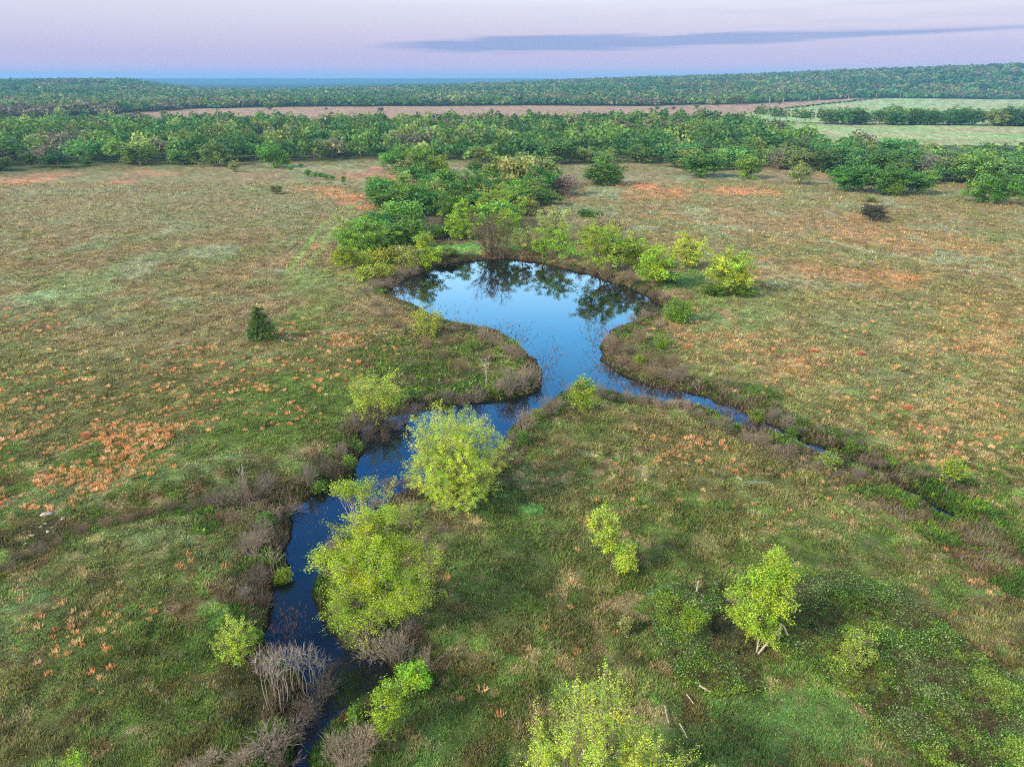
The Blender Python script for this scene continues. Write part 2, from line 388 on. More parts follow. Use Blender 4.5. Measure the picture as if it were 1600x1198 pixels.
def kcent(P, k, g):
    k = max(1, min(k, len(P)))
    C = P[g.choice(len(P), k, replace=False)].copy()
    for _ in range(4):
        lab = ((P[:, None]-C[None])**2).sum(2).argmin(1)
        for i in range(k):
            if (lab == i).any(): C[i] = P[lab == i].mean(0)
    lab = ((P[:, None]-C[None])**2).sum(2).argmin(1)
    return C, lab

def plant_mesh(seed, env, twigs=300, limbs=6, subs=5, leaves=10, leaf=.2, sig=.25, trunk_h=1.5, trunk_r=.12,
               fan=False, shell=.55, gap=.0, flat=.0, twig_r=.012, along=.5, gs=1.2, bark=(.16,.13,.10), trunk_off=(0, 0), tone=.22):
    """returns ((V,F,tint) of the wood, (V,F,tint) of the leaves or None). env: ellipsoids cx,cy,cz,rx,ry,rz,weight"""
    g = np.random.default_rng(seed)
    env = np.array(env, float); w = env[:, 6]/env[:, 6].sum()
    ids = g.choice(len(env), twigs*3, p=w)
    d = g.normal(size=(twigs*3, 3)); d /= np.linalg.norm(d, axis=1, keepdims=True)
    r = g.random(twigs*3)**(shell/1.6)
    lump = 1+.30*(np.sin(d[:, 0]*5+seed)*np.cos(d[:, 1]*4+seed*2)+.6*np.sin(d[:, 2]*7+d[:, 0]*6+seed*3))
    P = env[ids, :3] + d*env[ids, 3:6]*(r*lump)[:, None]
    P = P[P[:, 2] > (.12 if fan else .35)]
    if gap > 0:
        q = vnoise(P[:, 0]/gs+seed*3.1, P[:, 2]/gs+seed*1.7+P[:, 1]/gs*.8, seed % 8)
        P = P[q > gap*.6+.1]
    P = P[:twigs]
    T = np.array([trunk_off[0], trunk_off[1], trunk_h])
    C, lab = kcent(P, limbs, g)
    wood = []
    bk = np.array(bark)
    if fan:
        nst = limbs
        roots = np.stack([g.normal(0, .10*env[0, 3], nst), g.normal(0, .10*env[0, 3], nst), np.full(nst, -.1)], 1)
        ends = roots + (C-roots)*.62; 
        bow = np.stack([np.zeros(nst), np.zeros(nst), .10*np.linalg.norm(C-roots, axis=1)], 1)+g.normal(0, .06, (nst, 3))*np.linalg.norm(C-roots, axis=1)[:, None]
        V, Fc = tubes(roots, ends, trunk_r, trunk_r*.5, bow, 5, 5); wood.append((V, Fc, bk*g.uniform(.8, 1.2)))
    else:
        V, Fc = tubes([[0, 0, -.2]], [T], trunk_r*1.25, trunk_r*.75, g.normal(0, .05, (1, 3))*trunk_h, 5, 7); wood.append((V, Fc, bk))
        roots = np.tile(T, (limbs, 1)); roots = roots*np.stack([np.ones(limbs)]*2+[g.uniform(.75, 1, limbs)], 1)
        roots = roots[:len(C)]
        ends = roots + (C-roots)*.62
        L = np.linalg.norm(C-roots, axis=1)[:, None]
        bow = g.normal(0, .07, (len(C), 3))*L; bow[:, 2] += .06*L[:, 0]
        V, Fc = tubes(roots, ends, trunk_r*.6, trunk_r*.32, bow, 5, 5); wood.append((V, Fc, bk*1.05))
    lv = []; tints = []
    for i in range(len(C)):
        Pi = P[lab == i]
        if len(Pi) == 0: continue
        e = ends[i]; C2, l2 = kcent(Pi, subs, g)
        e2 = e+(C2-e)*.72
        L = np.linalg.norm(C2-e, axis=1)[:, None]
        bow = g.normal(0, .10, C2.shape)*L
        V, Fc = tubes(np.tile(e, (len(C2), 1)), e2, trunk_r*.32, trunk_r*.16, bow, 3, 4); wood.append((V, Fc, bk*1.15))
        S = e2[l2]
        L = np.linalg.norm(Pi-S, axis=1)[:, None]
        bow = g.normal(0, .10, Pi.shape)*L; bow[:, 2] += .05*L[:, 0]
        V, Fc = tubes(S, Pi, max(twig_r*1.4, trunk_r*.09), twig_r*.6, bow, 3, 3); wood.append((V, Fc, bk*1.3))
        if leaves > 0:
            n = len(Pi)*leaves
            k = np.repeat(np.arange(len(Pi)), leaves)
            t = 1-along*g.random(n)**1.3
            X = S[k]*(1-t)[:, None]+Pi[k]*t[:, None] + bow[k]*(2*t*(1-t))[:, None]
            X = X+g.normal(0, sig, (n, 3))*np.array([1, 1, 1-flat])
            lv.append(X)
            tn = 1+tone*g.normal(size=len(C2))[l2][k]*.6+tone*g.normal(size=len(Pi))[k]*.5+.14*g.normal(size=n)
            hu = g.normal(0, .10, len(C2))[l2][k]+g.normal(0, .08, n)
            tn = np.clip(tn, .45, 1.7)
            tints.append(np.stack([tn*(1+hu), tn, tn*(1-hu*.5)], 1))
    W = join(wood)
    if leaves <= 0: return W, None
    X = np.concatenate(lv); tt = np.concatenate(tints)
    ok = X[:, 2] > .05
    X = X[ok]; tt = tt[ok]
    V, Fc = leafquads(X, leaf, g)
    return W, (V, Fc, np.repeat(tt, 4, 0))

def thing_from(meshes, name, loc, scale, rz, leafcol, barkcol, label, cat, group=None, parts=('trunk', 'crown')):
    """an Empty at the plant's base that parents its trunk and its crown (mesh data shared by copies)"""
    t = empty(name, loc, rz); t.scale = scale
    tag(t, label, cat, group)
    for me, pn, c in ((meshes[0], parts[0], barkcol), (meshes[1], parts[1], leafcol)):
        if me is None: continue
        o = bpy.data.objects.new(pn, me); COL.objects.link(o); o.parent = t; o.color = (*c, 1)
    return t
def mesh_pair(res, name):
    W, Lf = res
    a = build('trunk_'+name, W[0], W[1], M_TWIG, W[2], link=False)
    b = None if Lf is None else build('crown_'+name, Lf[0], Lf[1], M_LEAF, Lf[2], link=False)
    return a, b
def gz1(x, y):
    return float(height(np.array([x]), np.array([y]))[0])
def base_at(u, v):
    if v < 215:      # far country: walk along the line of sight until it meets the terrain
        dx = (u-CX)/F; q = (CY-v)/F; dy = cP+q*sP; dz = -sP+q*cP
        t = 300*1.01**np.arange(260)
        hh = height(dx*t, dy*t, False); k = int(np.argmax(H+dz*t < hh)); t0 = float(t[k])
        return dx*t0, dy*t0, float(hh[k])
    x, y = gp(u, v); x = float(x); y = float(y); z = gz1(x, y)
    x2, y2 = gp(u, v, z); x, y = float(x2), float(y2)
    return x, y, gz1(x, y)
def size_at(u, v, vtop, w):
    """height (m) of something standing at pixel (u, v) whose top shows at vtop, and width (m) of w pixels there"""
    x, y, z = base_at(u, v)
    t = (CY-vtop)/F
    zz = H+ y*( -sP+t*cP)/(cP+t*sP)
    d = y*cP-(z-H)*sP
    return x, y, z, zz-z, w*d/F

# ------------------------------------------------------------------ ground sheet
def ground():
    rr = [0.0, 6.0, 12.0]; r = 18.0
    while r < 290: rr.append(r); r *= 1.0042 if r > 30 else 1.02
    while r < 1100: rr.append(r); r *= 1.012
    while r < 12500: rr.append(r); r *= 1.03
    rr.append(12500.0)
    rr = np.array(rr)
    az = np.concatenate([np.radians(np.linspace(-180, -47, 45)[:-1]), np.radians(np.linspace(-47, 47, 620)), np.radians(np.linspace(47, 180, 45)[1:])])
    A, RR = np.meshgrid(az, rr)
    x = (RR*np.sin(A)).ravel(); y = (RR*np.cos(A)).ravel()
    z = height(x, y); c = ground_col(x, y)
    nr, na = A.shape
    i = np.arange(nr-1)[:, None]; j = np.arange(na-1)[None]
    q = np.stack([i*na+j, i*na+j+1, (i+1)*na+j+1, (i+1)*na+j], -1).reshape(-1, 4)
    q = q[:, ::-1]
    o = build('ground', np.stack([x, y, z], 1), q, ground_mat(), c, smooth=True)
    tag(o, kind='structure')
    return o
ground()

# ------------------------------------------------------------------ water
def water():
    m, nt, out = new_mat('still_water'); N = nt.nodes; K = nt.links
    p = N.new('ShaderNodeBsdfPrincipled'); p.inputs['Base Color'].default_value = (.004, .007, .010, 1)
    p.inputs['Roughness'].default_value = .03; p.inputs['IOR'].default_value = 1.95; p.inputs['Specular IOR Level'].default_value = .5
    tc = N.new('ShaderNodeTexCoord'); nz = N.new('ShaderNodeTexNoise'); nz.inputs['Scale'].default_value = 1.6; nz.inputs['Detail'].default_value = 3
    K.new(tc.outputs['Object'], nz.inputs['Vector'])
    b = N.new('ShaderNodeBump'); b.inputs['Strength'].default_value = .10; b.inputs['Distance'].default_value = .03
    K.new(nz.outputs[0], b.inputs['Height']); K.new(b.outputs[0], p.inputs['Normal']); K.new(p.outputs[0], out.inputs['Surface'])
    xs = np.linspace(-50, 85, 28); ys = np.linspace(16, 205, 38)
    X, Y = np.meshgrid(xs, ys); nr, na = X.shape
    i = np.arange(nr-1)[:, None]; j = np.arange(na-1)[None]
    q = np.stack([i*na+j, i*na+j+1, (i+1)*na+j+1, (i+1)*na+j], -1).reshape(-1, 4)
    # keep only the sheet's cells near open water
    cx = (X[:-1, :-1]+X[1:, 1:])/2; cy = (Y[:-1, :-1]+Y[1:, 1:])/2
    keep = (sdist(cx.ravel(), cy.ravel()) < 5.5)
    o = build('water', np.stack([X.ravel(), Y.ravel(), np.full(X.size, WZ)], 1), q[keep], m)
    tag(o, kind='structure')
water()

# ------------------------------------------------------------------ grass and other stuff
def blades(P, h, w, lean, nb, g, col, cj=.24, hj=.08):
    """nb triangular blades per point"""
    n = len(P)*nb; k = np.repeat(np.arange(len(P)), nb)
    a = g.uniform(0, 2*math.pi, n); hh = (h[k])*g.uniform(.55, 1.25, n); ww = w[k]*g.uniform(.7, 1.3, n)
    off = g.normal(0, .5, (n, 2))*w[k][:, None]*1.2
    B = P[k].copy(); B[:, :2] += off; B[:, 2] -= .03
    da = np.stack([np.cos(a), np.sin(a), np.zeros(n)], 1); pa = np.stack([-np.sin(a), np.cos(a), np.zeros(n)], 1)
    ln = lean*g.uniform(.2, 1.6, n)
    tip = B+da*(hh*ln)[:, None]; tip[:, 2] += hh
    V = np.stack([B-pa*ww[:, None]*.5, B+pa*ww[:, None]*.5, tip], 1).reshape(-1, 3)
    t = np.clip(1+cj*g.normal(size=n), .4, 1.9); hu = hj*g.normal(size=n)
    C = col[k]*np.stack([t*(1+hu), t, t*(1-hu*.4)], 1)
    return V, np.arange(n*3).reshape(n, 3), np.repeat(np.clip(C, 0, 1), 3, 0)
def scatter(n, u0, u1, v0, v1, g):
    u = g.uniform(u0, u1, n); v = g.uniform(v0, v1, n)
    x, y = gp(u, v); return x, y
def blades2(P, h, rad, w, nb, g, col):
    """rounded bunch: blades rooted over a disc, fanning out a little"""
    n = len(P)*nb; k = np.repeat(np.arange(len(P)), nb)
    a = g.uniform(0, 2*math.pi, n); q = np.sqrt(g.random(n)); rr = rad[k]*q
    da = np.stack([np.cos(a), np.sin(a), np.zeros(n)], 1); b = a+g.normal(0, 1.2, n); pa = np.stack([-np.sin(b), np.cos(b), np.zeros(n)], 1)
    B = P[k]+da*rr[:, None]*.7; B[:, 2] -= .03
    hh = h[k]*np.sqrt(np.maximum(1-.6*q*q, .1))*g.uniform(.6, 1.15, n)
    tip = B+da*(rr*.4)[:, None]+g.normal(0, .10, (n, 3))*h[k][:, None]; tip[:, 2] += hh
    V = np.stack([B-pa*w[k][:, None]*.5, B+pa*w[k][:, None]*.5, tip], 1).reshape(-1, 3)
    C = col[k]*g.uniform(.65, 1.3, (n, 1))
    return V, np.arange(n*3).reshape(n, 3), np.repeat(np.clip(C, 0, 1), 3, 0)
def grass():
    g = np.random.default_rng(11)
    x, y = scatter(560000, -160, 1760, 285, 1330, g)
    s = sdw(x, y); k = s > .25; x, y, s = x[k], y[k], s[k]
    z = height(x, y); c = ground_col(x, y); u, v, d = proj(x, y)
    P = np.stack([x, y, z], 1)
    green = c[:, 1] > c[:, 0]*1.04
    pick = g.random(len(x)) < .28
    h = (.10+d*.0012)*(.5+1.25*sst(.25, .75, fbm(x, y, 1.3, 3, 4))); w = .026+d*.0007
    bright = 1.35*(1+.16*g.normal(size=(len(x), 1)))
    isg = green ^ pick
    cg = c*bright; cg = np.where((~green)[:, None], cg*.45+lin((96,130,56))[None]*.7, cg)
    cdry = c*bright*np.where(d > 110, .88, 1.0)[:, None]; cdry = np.where(green[:, None], cdry*.45+lin((132,120,80))[None]*.6, cdry)
    V, Fc, T = blades(P[isg], h[isg], w[isg], .75, 4, g, cg[isg]); tag(build('grass', V, Fc, M_GRASS, T), 'short green pasture grass growing over the fields round the pond', 'grass', kind='stuff')
    q = ~isg
    V, Fc, T = blades(P[q], h[q]*1.15, w[q], .6, 4, g, cdry[q]); tag(build('dry_grass', V, Fc, M_DRY, T), 'tan and brown dead grass mixed through the green pasture', 'dry grass', kind='stuff')
grass()
# orange clumps of bunchgrass: u, v, ru, rv, tilt, count
OR = [(180,690,80,40,-25,230),(230,670,40,18,-20,120),(120,745,70,26,-20,110),(350,600,80,18,-8,220),(430,590,90,22,-12,220),(290,620,40,14,-10,60),(520,530,50,20,5,150),(560,540,30,14,0,40),(60,640,70,60,0,70),(400,640,60,20,0,40),
 (30,510,60,20,0,40),(320,570,60,20,0,70),(480,560,40,16,0,40),(1120,515,70,18,16,140),(1180,550,110,36,18,360),(1250,600,90,26,16,200),(1200,435,100,14,10,160),(1440,480,150,50,8,260),(1350,450,110,18,8,160),(1540,560,100,60,10,180),
 (1100,740,140,40,0,30),(1480,690,130,50,20,140),(1560,640,60,30,0,50),(110,990,90,60,0,9),(900,930,180,90,0,8),(300,900,100,50,0,3),(1560,940,60,60,0,16),(620,860,20,20,0,0),(1080,700,60,16,0,24),(1250,760,100,50,0,20),(1000,1060,200,80,0,4)]
def bunch():
    g = np.random.default_rng(5); X = []; Y = []
    for (u, v, ru, rv, ti, n) in OR:
        if not n: continue
        nn = int(n*(9 if u < 650 else 4.5))
        a = g.normal(0, .68, nn)*ru; b = g.normal(0, .68, nn)*rv
        t = R(ti); x, y = gp(u+a*math.cos(t)-b*math.sin(t), v+a*math.sin(t)+b*math.cos(t))
        k = fbm(x, y, 3.0, 3, 1) > .45
        X.append(x[k]); Y.append(y[k])
    x = np.concatenate(X); y = np.concatenate(Y); k = sdw(x, y) > 2; x, y = x[k], y[k]
    dd = np.maximum(proj(x, y)[2]/95, .85)*.66; key = np.floor(x/dd).astype(int)*100003+np.floor(y/dd).astype(int)
    _, ui = np.unique(key, return_index=True); x, y = x[ui], y[ui]
    k = ~((x > 12) & (g.random(len(x)) < .45)); x, y = x[k], y[k]
    u, v, d = proj(x, y)
    P = np.stack([x, y, height(x, y)], 1)
    n = len(x); c = np.where((g.random(n) < .45)[:, None], lin((228,188,140)), lin((224,160,112)))
    c = np.where(((u > 850) & (g.random(n) < .75))[:, None], lin((204,164,118)), c)
    c = np.clip(c*g.uniform(.75, 1.2, (n, 1)), 0, 1)
    sz = g.uniform(.45, 1.15, n)
    V, Fc, T = blades2(P, (.40+.0010*d)*sz, (.34+.0004*d)*sz, (.03+.0005*d)*sz, 40, g, c)
    tag(build('bunchgrass', V, Fc, M_DRY, T), 'orange clumps of dead bunchgrass dotted over the fields', 'bunchgrass', kind='stuff')
    # a few big rust tussocks, each a thing
    for i, (u, v, w, lab) in enumerate([(135,677,22,'rust red tussock of dead grass in the left field'),(1270,545,22,'rust red tussock in the right field above the pale track'),(1345,549,20,'rust brown tussock standing right of another in the right field'),(1417,633,28,'broad orange tussock alone on the right slope above the ditch'),(1075,538,20,'rust tussock beside the reedy bank of the pond mouth')]):
        bx, by, bz = base_at(u, v+5); dd = float(proj(bx, by)[2]); sw = w*dd/F
        q = g.normal(0, .28, (70, 2))*sw*.5
        PP = np.stack([q[:, 0], q[:, 1]*.7, np.zeros(70)], 1)
        V, Fc, T = blades(PP, np.full(70, .5), np.full(70, .05), .6, 9, g, np.tile(lin((200,142,108)), (70, 1)), .2)
        o = build('grass_tussock', V, Fc, M_DRY, T); o.location = (bx, by, bz); tag(o, lab, 'grass tussock')
bunch()

def reeds():
    g = np.random.default_rng(9)
    X = []; Y = []
    # u v ru rv n
    for (u, v, ru, rv, n) in [(940,530,18,28,420),(915,530,16,26,80),(945,575,26,12,300),(860,560,18,30,220),(848,590,12,26,200),(790,512,40,8,130),(880,600,14,12,40),(700,488,40,14,70),(810,530,24,10,160),(1040,610,70,9,700),(1130,645,50,14,1000),(1170,662,24,10,420),(980,600,60,10,300),(610,740,40,20,80),(640,770,14,12,60),(440,990,30,30,260),(455,965,20,20,120),(500,800,20,20,40),(480,820,30,30,50),(1010,480,20,10,160),(1020,488,12,6,60),(620,455,30,10,160),(800,640,12,10,40),(790,655,10,10,30),(1300,712,70,10,500),(1430,772,40,10,200),(560,735,30,14,40)]:
        a = g.normal(0, .6, n)*ru; b = g.normal(0, .6, n)*rv; x, y = gp(u+a, v+b, WZ); X.append(x); Y.append(y)
    x = np.concatenate(X); y = np.concatenate(Y); s = sdw(x, y); k = (s < .4); x, y = x[k], y[k]
    d = proj(x, y)[2]; n = len(x)
    P = np.stack([x, y, np.full(n, WZ-.05)], 1)
    c = np.where((g.random(n) < .6)[:, None], lin((92,78,72)), lin((138,122,108)))
    V, Fc, T = blades(P, .25+.0012*d*g.uniform(.4, 1.4, n), .012+d*.0003, .35, 3, g, c)
    tag(build('reeds', V, Fc, M_DRY, T), 'dead brown reeds standing in the shallow water', 'reeds', kind='stuff')
    # dead weeds and green forbs along every bank
    x, y = scatter(150000, 300, 1650, 395, 1300, g)
    s = sdw(x, y); dd = plin(DITCH, x, y)-.6; dg = plin(GULLY, x, y)-.4
    s2 = np.minimum(s, np.minimum(np.where(dd > -1, dd+.6, 9), dg+.6))
    wid = .8+5.2*fbm(x, y, 9, 2, 5)
    isl = (((proj(x, y)[0]-700)/150)**2+((proj(x, y)[1]-570)/62)**2 < 1)
    k = (s > .15) & ((s2 < wid) | (isl & (g.random(len(x)) < .55)))
    x, y, s = x[k], y[k], s[k]; n = len(x)
    d = proj(x, y)[2]; z = height(x, y); P = np.stack([x, y, z], 1)
    f = fbm(x, y, 3.4, 3, 6)
    gr = f+g.normal(0, .05, n) > .50
    c = np.where((f < .45)[:, None], lin((116,100,84)), lin((104,90,66)))
    c = np.where((f < .37)[:, None], lin((130,120,102)), c)
    c = c*g.uniform(.7, 1.3, (n, 1))
    q = ~gr
    V, Fc, T = blades(P[q], (.30+.0042*d[q])*(.5+f[q]), .016+d[q]*.0005, .4, 5, g, c[q]); tag(build('bank_weeds', V, Fc, M_DRY, T), 'brown and mauve dead weeds lining the water and ditch', 'dead weeds', kind='stuff')
    c = np.where((fbm(x, y, 2, 3, 2) > .52)[:, None], lin((104,138,50)), lin((70,104,40)))*g.uniform(.7, 1.5, (n, 1))
    V, Fc, T = blades(P[gr], (.2+.0026*d[gr])*(.4+f[gr]), .04+d[gr]*.0011, .9, 5, g, c[gr]); tag(build('bank_herbs', V, Fc, M_GRASS, T), 'fresh green herbs along the banks and the ditch', 'bank plants', kind='stuff')
reeds()

def inpoly(u, v, P):
    ins = np.zeros(u.shape, bool)
    for i in range(len(P)):
        a = P[i]; b = P[(i+1) % len(P)]
        c1 = (a[1] > v) != (b[1] > v)
        ins ^= c1 & (u < (b[0]-a[0])*(v-a[1])/((b[1]-a[1]) or 1e-9)+a[0])
    return ins
def bramble():
    g = np.random.default_rng(21)
    polys = [([(1215,900),(1290,890),(1370,915),(1450,960),(1530,1030),(1620,1090),(1660,1250),(1500,1230),(1400,1150),(1330,1090),(1260,1040),(1195,1010),(1180,960)], 26000),
             ([(1020,940),(1060,920),(1110,915),(1130,960),(1110,1010),(1170,1040),(1190,1070),(1120,1085),(1050,1060),(1020,1000)], 7000)]
    Ps = []; Cs = []; St = []
    for poly, n in polys:
        p = np.array(poly, float)
        u = g.uniform(p[:, 0].min(), p[:, 0].max(), int(n*2.6)); v = g.uniform(p[:, 1].min(), p[:, 1].max(), int(n*2.6))
        x, y = gp(u, v)
        nn = fbm(x, y, 2.4, 3, 2)
        jx = (fbm(x, y, 3, 2, 4)-.5)*60
        k = inpoly(u+jx, v+jx*.6, poly) & (nn > .27); x, y, nn = x[k][:int(n*1.3)], y[k][:int(n*1.3)], nn[k][:int(n*1.3)]
        top = .22+.6*sst(.3, .75, nn)
        m = 10; kk = np.repeat(np.arange(len(x)), m)
        X = x[kk]+g.normal(0, .16, len(kk)); Y = y[kk]+g.normal(0, .16, len(kk))
        hh = top[kk]*(g.random(len(kk))**.45)
        Z = height(X, Y)+hh
        Ps.append(np.stack([X, Y, Z], 1))
        f = fbm(X, Y, 2.2, 3, 5)
        c = np.where((f > .56)[:, None], lin((124,158,54)), lin((84,124,46)))
        c = np.where((f < .42)[:, None], lin((100,124,70)), c)
        lt = g.random(len(kk)) < .2
        c = np.where(lt[:, None], lin((160,178,112)), c)
        Cs.append(c*g.uniform(.6, 1.35, (len(kk), 1)))
        St.append(np.stack([x, y, height(x, y)], 1)[::4])
    P = np.concatenate(Ps); C = np.clip(np.concatenate(Cs), 0, 1)
    V, Fc = leafquads(P, .11, g, .5, .75)
    o = build('bramble_thicket', V, Fc, M_GRASS, np.repeat(C, 4, 0)); tag(o, 'low tangled bramble thicket with small glossy leaves by the broken fence', 'bramble thicket', kind='stuff')
    S = np.concatenate(St); n = len(S)
    B = S+np.stack([g.normal(0, .5, n), g.normal(0, .5, n), g.uniform(.3, .9, n)], 1)
    bw = np.stack([np.zeros(n), np.zeros(n), g.uniform(.1, .5, n)], 1)
    V, Fc = tubes(S, B, .012, .006, bw, 3, 3)
    o = build('bramble_canes', V, Fc, M_DRY, np.broadcast_to(lin((92,70,60)), (len(V), 3))); tag(o, 'thin brown canes arching through the bramble thicket', 'bramble canes', kind='stuff')
    # yellow-brown dead grass strip beside the thicket
bramble()

# ------------------------------------------------------------------ plants: palettes (linear)
YG = np.array([.35,.46,.05]); LG = np.array([.27,.45,.03]); MG = np.array([.16,.33,.035]); DG = np.array([.062,.165,.022]); OL = np.array([.26,.30,.09]); GB = np.array([.20,.18,.12]); TE = np.array([.10,.20,.07])
BARK = np.array([1., 1., 1.]); GREYB = np.array([1.35, 1.3, 1.45])

# near, individually shaped plants
def solo(name, label, u, v, vtop, w, col, kind, seed, cat='tree', hscale=1.0, **kw):
    x, y, z, h, wm = size_at(u, v, vtop, w); h = max(h, .4)*hscale
    rx = wm/2
    if kind == 'fan':      # many stems from the ground
        env = [(0, 0, h*.55, rx, rx, h*.47, 1.0), (0, 0, h*.3, rx*.75, rx*.75, h*.3, .25)]
        base = dict(twigs=500, limbs=16, subs=6, leaves=12, leaf=.16, sig=.16, trunk_r=.05, fan=True, gap=.15, bark=(.17,.14,.12))
    elif kind == 'round':
        env = [(0, 0, h*.58, rx, rx, h*.43, 1.0), (rx*.3, -rx*.2, h*.35, rx*.6, rx*.6, h*.28, .3)]
        base = dict(twigs=420, limbs=8, subs=6, leaves=14, leaf=.2, sig=.22, trunk_h=h*.25, trunk_r=.03+h*.012, gap=.2)
    elif kind == 'tall':
        env = [(0, 0, h*.72, rx*.75, rx*.75, h*.28, .6), (0, 0, h*.45, rx, rx, h*.3, .8)]
        base = dict(twigs=380, limbs=8, subs=6, leaves=14, leaf=.18, sig=.2, trunk_h=h*.3, trunk_r=.03+h*.012, gap=.2)
    elif kind == 'cedar':
        env = [(0, 0, h*.25, rx, rx, h*.25, .8), (0, 0, h*.5, rx*.78, rx*.78, h*.3, .6), (0, 0, h*.76, rx*.42, rx*.42, h*.24, .3)]
        base = dict(twigs=420, limbs=12, subs=5, leaves=14, leaf=.2, sig=.14, trunk_h=h*.6, trunk_r=.03+h*.01, gap=.0)
    elif kind == 'multi':
        env = kw.pop('env')(rx, h); base = dict(twigs=500, limbs=9, subs=6, leaves=14, leaf=.18, sig=.22, trunk_h=h*.25, trunk_r=.04+h*.012, gap=.25)
    base.update(kw)
    if kind != 'cedar' and name not in ('pond_tree', 'leafy_shrub'): base['leaf'] *= .82; base['leaves'] = int(base['leaves']*1.45)
    pr = mesh_pair(plant_mesh(seed, env, **base), name)
    return thing_from(pr, name, (x, y, z), (1, 1, 1), 0, col, BARK, label, cat)

# the big ones in front
solo('spring_tree', 'big rounded yellow green bushy tree standing between stream and meadow in the centre', 712, 790, 645, 152, YG*1.2, 'fan', 1,
     twigs=2800, limbs=36, subs=9, leaves=32, leaf=.105, sig=.10, trunk_r=.07, gap=.12, along=.6, gs=1.0, shell=.7, twig_r=.011, bark=(.22,.19,.16))
solo('spring_tree', 'sprawling lime green tree leaning over the dark stream with ragged crown', 597, 980, 762, 196, LG*1.2, 'multi', 22,
     env=lambda rx, h: [(0,0,h*.52,rx*.9,rx*.8,h*.30,1.2),(-rx*.3,-rx*.3,h*.28,rx*.62,rx*.6,h*.2,.5),(rx*.05,rx*.5,h*.70,rx*.5,rx*.6,h*.14,.3),(-rx*.55,rx*1.0,h*.78,rx*.45,rx*.4,h*.06,.2),(-rx*.85,rx*.1,h*.5,rx*.3,rx*.3,h*.08,.12),(rx*.45,-rx*.2,h*.36,rx*.45,rx*.6,h*.2,.4),(rx*.05,-rx*.15,h*.58,rx*.6,rx*.5,h*.2,.8)],
     twigs=2300, limbs=18, subs=8, leaves=32, leaf=.12, sig=.16, trunk_r=.11, gap=.34, gs=1.3, shell=1.15, twig_r=.014, bark=(.24,.20,.17), tone=.2)
solo('spring_tree', 'bright yellow green shrubby tree cut by the bottom edge of the photo', 925, 1330, 1085, 270, YG*1.25, 'fan', 3,
     twigs=2300, limbs=26, subs=9, leaves=30, leaf=.10, sig=.08, trunk_r=.08, gap=.3, along=.9, gs=1.0, shell=.8, twig_r=.012, bark=(.17,.15,.12), hscale=.88)
solo('young_tree', 'young yellow green tree alone in the meadow with a crooked two part crown', 955, 893, 790, 78, YG*1.3, 'multi', 4,
     env=lambda rx, h: [(-rx*.45,0,h*.72,rx*.62,rx*.6,h*.26,1.),(-rx*.1,0,h*.5,rx*.4,rx*.4,h*.2,.4),(rx*.42,-rx*.2,h*.28,rx*.5,rx*.5,h*.26,.7)],
     twigs=320, limbs=7, subs=5, leaves=18, leaf=.17, sig=.14, gap=.25, gs=.8, trunk_r=.07, trunk_h=1.0)
solo('young_tree', 'lime green tree with stepped crown beside the broken fence brace', 1183, 1008, 858, 108, np.array([.34,.46,.035]), 'multi', 5,
     env=lambda rx, h: [(rx*.15,0,h*.80,rx*.55,rx*.6,h*.19,.9),(-rx*.05,0,h*.52,rx*.9,rx*.85,h*.2,1.),(0,0,h*.24,rx*.6,rx*.6,h*.2,.5),(-rx*.75,0,h*.42,rx*.35,rx*.4,h*.12,.2)],
     twigs=1000, limbs=11, subs=6, leaves=18, leaf=.15, sig=.15, gap=.3, gs=1.1, trunk_r=.11, trunk_h=1.2)
solo('sapling', 'small yellow green sapling left of the fence side tree among brambles', 1071, 1008, 940, 30, LG*.75, 'tall', 6, twigs=160, leaves=12, leaf=.15, sig=.13, gap=.3)
solo('leafy_bush', 'yellow green willowy bush on the left bank of the near stream', 374, 1035, 965, 58, YG, 'fan', 7, cat='bush', twigs=420, limbs=20, leaves=15, leaf=.11, sig=.08, along=.85, gap=.1)
solo('leafy_bush', 'broad yellow green bush on the inner bend of the stream opposite the big round tree', 592, 660, 583, 92, YG*.95, 'fan', 8, cat='bush', twigs=620, limbs=22, leaves=11, leaf=.2, sig=.18, gap=.2, shell=.7)
solo('leafy_bush', 'yellow green bush on the west shore of the pond', 668, 524, 478, 48, YG*.85, 'fan', 9, cat='bush', twigs=300, limbs=14, leaves=11, leaf=.24, sig=.2, gap=.1)
solo('cedar_tree', 'dark green young tree standing alone in the left field', 410, 533, 478, 50, np.array([.075,.16,.02]), 'cedar', 10, twigs=420, leaf=.26, leaves=15, gap=.15)
solo('leafy_bush', 'bright green bush on the meadow tip where stream meets ditch', 910, 643, 590, 42, LG*.9, 'tall', 11, cat='bush', twigs=240, leaf=.22, leaves=12)
solo('leafy_bush', 'small lime bush on the right bank of the near stream, the upper one', 650, 1088, 1030, 56, LG, 'tall', 12, cat='bush', twigs=240, leaf=.14, leaves=14, sig=.12, gap=.3)
solo('leafy_bush', 'green bush on the right bank of the near stream, nearest the bottom edge', 611, 1150, 1066, 58, LG*.85, 'tall', 13, cat='bush', twigs=300, leaf=.13, leaves=14, sig=.12, gap=.3)
solo('leafy_bush', 'tiny olive bush alone in the near meadow', 976, 992, 963, 22, OL*.8, 'fan', 14, cat='bush', twigs=70, limbs=8, leaves=14, leaf=.12, sig=.1, gap=0)
solo('sapling', 'pale yellow sapling growing out of the bramble thicket', 1330, 1050, 985, 60, YG*.9, 'fan', 15, twigs=170, limbs=10, leaves=12, leaf=.13, sig=.12, gap=.3)
